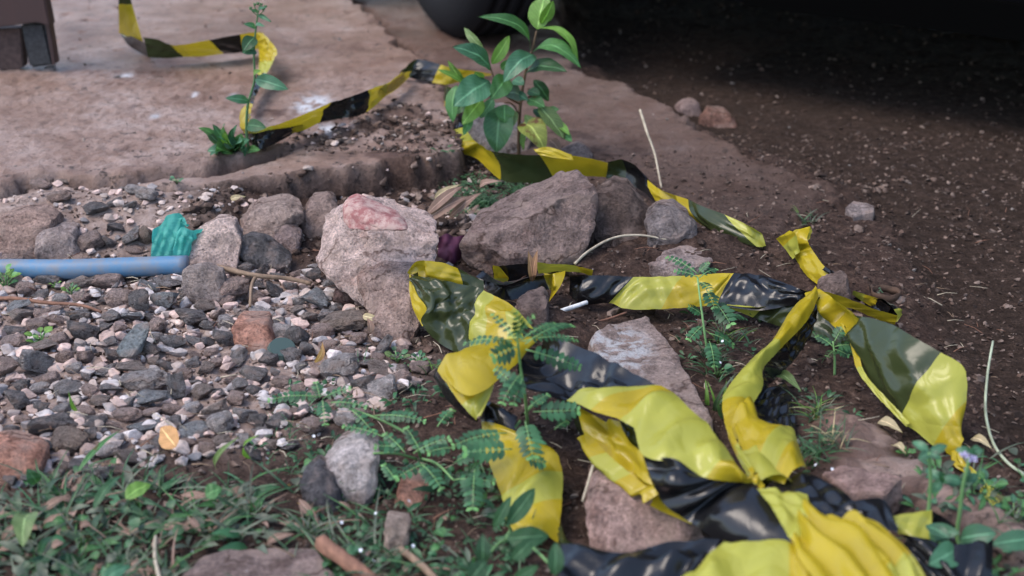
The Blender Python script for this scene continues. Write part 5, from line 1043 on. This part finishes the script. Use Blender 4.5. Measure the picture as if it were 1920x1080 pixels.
# lilac flowered weed, lower right
wp = P(1800, 1060); fw = thing("flowering_weed", tuple(wp), "blurred weed with lilac flower heads at the lower right", "weed"); mb = MB(); 
s1 = [G(1795, 1000, .03), G(1800, 960, .05), G(1806, 910, .075), (G(1818, 860, .10))]; s2 = [G(1738, 1000, .03), G(1742, 950, .05), G(1745, 900, .075), G(1742, 850, .10)]
tube(mb, cr([wp] + s1, 6), .0018, .0012, 6); tube(mb, cr([wp] + s2, 6), .0018, .0012, 6)
mb.build("stem", mStemP, fw); mb = MB(); rg = random.Random(4)
for (x, y, z, n_) in ((1822, 862, .10, 16), (1808, 856, .10, 14)):
    c = G(x, y, z)
    for k in range(n_):
        d = Vector((rg.gauss(0, 1), rg.gauss(0, 1), abs(rg.gauss(0, 1)))).normalized(); leaf(mb, c, c + d * .0045, .002, (0, -1, .5), .1, .1, 0, 'oval', 4, 2)
mb.build("flower_head", [mFlowerP], fw); mb = MB()
for k in range(26):
    c = rg.choice([G(1822, 850, .10), G(1742, 848, .10), G(1765, 900, .06), G(1806, 905, .07)]); d = Vector((rg.gauss(0, 1), rg.gauss(0, .6), rg.gauss(0, .6))).normalized(); leaf(mb, c, c + d * rg.uniform(.008, .016), .007, (0, -1, .8), .15, .1, 0, 'oval', 6, 3)
for (b_, t_, w_) in [((1800, 1010, .04), (1870, 1000, .05), 44), ((1795, 1030, .04), (1740, 1060, .04), 50), ((1740, 1000, .04), (1800, 1000, .05), 34), ((1860, 1020, .03), (1950, 1010, .03), 40), ((1780, 1010, .05), (1735, 985, .05), 26)]:
    p0 = G(*b_); leaf(mb, p0, G(*t_), w_ / pxm(p0), (.1, -1, .9), .12, .1, 0, 'oval', 8, 5)
mb.build("foliage", [mLeafB], fw)
# single leaves
bigleaf((235, 935, .03), (282, 905, .035), 34, mLeafY, "round bright green leaf in the bottom left weeds", arch=.1)
bigleaf((385, 930, .035), (416, 915, .04), 34, mLeaf, "round green leaf right of the bright one in the bottom left weeds", arch=.1)
bigleaf((60, 965, .03), (40, 1020, .03), 44, mLeafO2, "pale folded leaf low in the bottom left corner", arch=.2)
bigleaf((175, 955, .02), (230, 885, .035), 20, mLeafD, "narrow dark leaf pointing up in the bottom left weeds", kind='lance')
bigleaf((70, 905, .02), (52, 880, .035), 26, mLeafD, "dark rounded leaf touching the terracotta brick fragment")
bigleaf((190, 1095, .03), (246, 1058, .035), 30, mLeafB, "bluish leaf tip at the very bottom left")
bigleaf((145, 885, .02), (225, 800, .04), 12, mLeaf, "slender green shoot slanting across the dark stone", kind='lance', arch=.08)
bigleaf((145, 770, .02), (128, 738, .045), 9, mLeafY, "short bright shoot above the slender slanting one", kind='lance')
bigleaf((405, 880, .01), (440, 820, .05), 15, mLeafO2, "upright pale blade at the top of the weeds", kind='lance')
bigleaf((470, 860, .01), (474, 815, .05), 14, mLeafY, "upright yellow-green blade beside the pale blade", kind='lance')
bigleaf((330, 838, .022), (300, 800, .03), 44, mDryT, "orange-tan dry leaf lying on the gravel", "dry_leaf", 'oval', .02, (0, -1, .55), curl=.05, fold=.02)
bigleaf((590, 680, .012), (606, 642, .03), 14, mDryT, "curled brown leaf standing between dark stones", "dry_leaf", 'lance', .25, (.8, -1, .2))
bigleaf((680, 592, .02), (718, 600, .02), 14, mDryP, "small pale leaf caught beside the concrete chunk", "dry_leaf", 'lance', .2, (.2, -1, .4))
bigleaf((695, 625, .012), (690, 595, .024), 14, mDry, "small brown leaf under the pale one beside the concrete chunk", "dry_leaf", 'lance', .15, (.6, -1, .2))
for (b_, t_, w_, m_, lb) in [((795, 415, .02), (882, 365, .045), 26, mDry, "long curled dry leaf, lowest of the bunch in the hollow"), ((800, 402, .03), (870, 345, .055), 20, mDry, "curled dry leaf standing highest in the bunch in the hollow"), ((842, 408, .02), (905, 358, .045), 16, mDry, "thin dry leaf at the right of the bunch in the hollow"), ((815, 372, .02), (862, 345, .04), 14, mDryP, "small pale dry leaf at the back of the bunch in the hollow"), ((820, 425, .01), (796, 408, .015), 12, mDry, "dry leaf tip at the left of the bunch in the hollow"),
  ((655, 380, .03), (716, 388, .028), 12, mDryP, "slim olive dry leaf above the maroon painted patch"), ((430, 375, .04), (460, 368, .045), 12, mDryP, "bleached leaf scrap above the brown smooth rock"), ((1648, 790, .012), (1690, 808, .015), 24, mDryP, "pale curled leaf on the kerb under the right tape loop"), ((1676, 835, .012), (1698, 848, .015), 20, mDryP, "small pale leaf lower on the kerb"), ((1822, 822, .012), (1858, 838, .015), 22, mDryP, "pale leaf on the dark soil near the green stalk"),
  ((1455, 705, .012), (1500, 728, .018), 26, mLeafO2, "pointed green fallen leaf under the dark tape fold"), ((1030, 262, .045), (1052, 286, .03), 22, mDry, "brown withered leaf lying right of the sapling's foot"), ((900, 352, .03), (935, 338, .05), 16, mDry, "rolled brown leaf under the tape bend by the mossy hollow"), ((1612, 700, .01), (1630, 720, .01), 12, mDry, "tiny dry leaf near the big loop")]:
    bigleaf(b_, t_, w_, m_, lb, "dry_leaf", 'lance', .18, (.1, -1, .7), tw=.5)
# upright two-pronged dry leaf
mb = MB(); p0 = G(998, 528, .03); leaf(mb, p0, D(990, 470, p0.y), 17 / pxm(p0), (.5, -1, .1), .05, .2, 0, 'lance', 10, 5); leaf(mb, p0, D(1008, 468, p0.y), 16 / pxm(p0), (-.5, -1, .1), .05, .2, 0, 'lance', 10, 5)
tag(mb.build("dry_leaf", leafmat("leaf_upright", (.33, .18, .10), rough=.7), origin=p0), "forked brown dry leaf standing upright behind the black tape tube", "leaf")
# white specks of flower in the weeds
mb = MB(); rg = random.Random(12); base_f = [(82, 932), (495, 950), (830, 1025), (774, 1024), (676, 1032), (700, 1052), (766, 940), (705, 963), (100, 1058), (463, 1072), (290, 923), (625, 1012), (640, 980), (1306, 600), (1350, 680), (1355, 640), (1560, 880), (1530, 872), (588, 818), (1210, 860), (500, 860), (360, 1035)]
fo = None
for i, (x, y) in enumerate(base_f):
    if i == 0:
        mbf = MB()
        for k in range(5):
            a = 2 * math.pi * k / 5; leaf(mbf, Vector((0, 0, 0)), Vector((math.cos(a) * .0016, math.sin(a) * .0016, .0005)), .0014, (0, 0, 1), .1, .1, 0, 'oval', 4, 2)
        fo = mbf.build("flower", mFlower)
        o = fo
    else: o = fo.copy(); COL.objects.link(o)
    p = G(x, y, .030); o.location = p; o.rotation_euler = (R(40), 0, rg.uniform(0, 6)); tag(o, "tiny white flower dotted in the low green weeds", "flower", "tiny white flowers in the weeds")
mb = MB(); 
for k, (x, y) in enumerate(((542, 910), (560, 945))):
    o = fo.copy(); o.data = fo.data.copy(); o.data.materials[0] = mFlowerY; o.name = "flower"; COL.objects.link(o); o.location = G(x, y, .03); tag(o, ("tiny yellow flower, upper one of the two by the dark wedge rock", "tiny yellow flower, lower one of the two by the dark wedge rock")[k], "flower")

# ------------------------------------------------------------------ parked car (only its lower edge and one wheel are in the picture)
A_ = Vector((.81, -.586, 0)).normalized(); Nn = Vector((-A_.y * -1, A_.x * -1, 0)); Nn = Vector((-.586, -.81, 0)).normalized()
O_ = Vector((.38, 2.40, 0))
def C3(t_, s_, z): return O_ + A_ * t_ - Nn * s_ + Vector((0, 0, z))     # t along the car, s inwards, z up
carp, t, b = mat("car_paint", (.0025, .0025, .003), 1.0, .0); glm = mat("car_glass", (.02, .022, .025), .08, .6)[0]; rub = mat("tyre_rubber", (.010, .010, .012), .85, .2)[0]; rimm = mat("wheel_rim", (.16, .16, .17), .35, .6)[0]; und = mat("underbody", (.002, .002, .002), 1.0, .0)[0]
ROAD_Z = -.005
car = thing("parked_car", (C3(1, .85, 0).x, C3(1, .85, 0).y, 0), "dark car parked at the top right, only its black sill and one tyre in view", "car")
WC = P(888, 56); WT = ((WC - O_).dot(A_), (WC - O_).dot(A_) + 2.62); print('WHEEL', WT, -(WC - O_).dot(Nn)); WR = .31
def profile():
    pts = [(-1.55, .22), (-1.58, .62), (-1.4, .92), (-.2, 1.0), (2.9, 1.0), (3.1, .85), (3.12, .25), (2.9, .15)]
    for wt in WT[::-1]:
        for k in range(9):
            a = math.pi * k / 8; pts.append((wt + math.cos(a) * .38, .15 + math.sin(a) * .50 if k not in (0, 8) else .15))
    pts.append((-1.35, .15)); return pts
def extr(name, prof, s0, s1, m, parent, inset=0):
    bm = bmesh.new(); f = [bm.verts.new(C3(t_, s0, z)) for t_, z in prof]; g = [bm.verts.new(C3(t_, s1, z)) for t_, z in prof]; k = len(prof)
    bm.faces.new(f); bm.faces.new(g[::-1])
    for i in range(k): bm.faces.new((f[i], g[i], g[(i + 1) % k], f[(i + 1) % k]))
    bmesh.ops.recalc_face_normals(bm, faces=bm.faces[:]); bmesh.ops.triangulate(bm, faces=[q for q in bm.faces if len(q.verts) > 6])
    me = bpy.data.meshes.new(name); bm.to_mesh(me); bm.free(); me.materials.append(m); o = bpy.data.objects.new(name, me); COL.objects.link(o); o.parent = parent; o.location = -Vector(parent.location); return o
extr("body", profile(), 0, 1.72, carp, car)
extr("cabin", [(-.1, 1.001), (.55, 1.45), (2.3, 1.46), (2.85, 1.001)], .14, 1.58, glm, car)
extr("sill", [(0.02, .148), (0.02, .20), (1.74, .20), (1.74, .148)], -.02, .10, und, car)
def lathe(name, prof, ctr, ax, m, parent, n=72):
    mb = MB(); ax = ax.normalized(); u = ax.cross(Vector((0, 0, 1))).normalized(); v = u.cross(ax); vs = []; fs = []; k = len(prof)
    for i in range(n):
        th = 2 * math.pi * i / n
        for (x, r_) in prof: vs.append(ctr + ax * x + (u * math.cos(th) + v * math.sin(th)) * r_)
    for i in range(n):
        for q_ in range(k - 1): a = i * k + q_; a2 = ((i + 1) % n) * k + q_; fs.append((a, a + 1, a2 + 1, a2))
    mb.add(vs, fs); return mb.build(name, m, parent)
for j, wt in enumerate(WT):
    for side in (0, 1):
        s_ = .0 if side == 0 else 1.52
        gz = H(C3(wt, s_ + .1, 0).x, C3(wt, s_ + .1, 0).y) if (j == 0 and side == 0) else ROAD_Z
        ctr = C3(wt, s_ + .12, gz + WR - .004)
        if j == 0 and side == 0: ctr = Vector((WC.x, WC.y, WC.z + WR - .006))
        ax = Vector((-.93, -.36, 0)) if j == 0 else Nn
        if side: ax = -ax
        whl = bpy.data.objects.new("wheel", None); COL.objects.link(whl); whl.parent = car; whl.location = ctr - Vector(car.location)
        W2 = .085; prof = [(W2 - .03, .195), (W2, .205), (W2 + .004, .25), (W2 - .008, .285), (W2 - .03, WR)]
        for g_ in (.040, .014, -.014, -.040): prof += [(g_ + .006, WR), (g_ + .005, WR - .014), (g_ - .005, WR - .014), (g_ - .006, WR)]
        prof += [(-W2 + .03, WR), (-W2, .27), (-W2 + .03, .195)]
        ty = lathe("tyre", prof, ctr, ax, rub, car); ty.parent = whl; ty.location = -ctr
        ty.location = Vector((0, 0, 0)) - (Vector(car.location) * 0) - ctr; rm = lathe("rim", [(W2 - .03, .196), (W2 - .012, .19), (W2 - .04, .17), (W2 - .05, .06), (W2 - .03, .05), (W2 - .028, .0)], ctr, ax, rimm, car); rm.parent = whl; rm.location = -ctr
bpy.context.view_layer.update()
for o in bpy.data.objects:          # built in world coordinates: keep them there
    if o.name.startswith(("tyre", "rim")): o.location = -Vector(o.parent.location) - Vector(car.location)
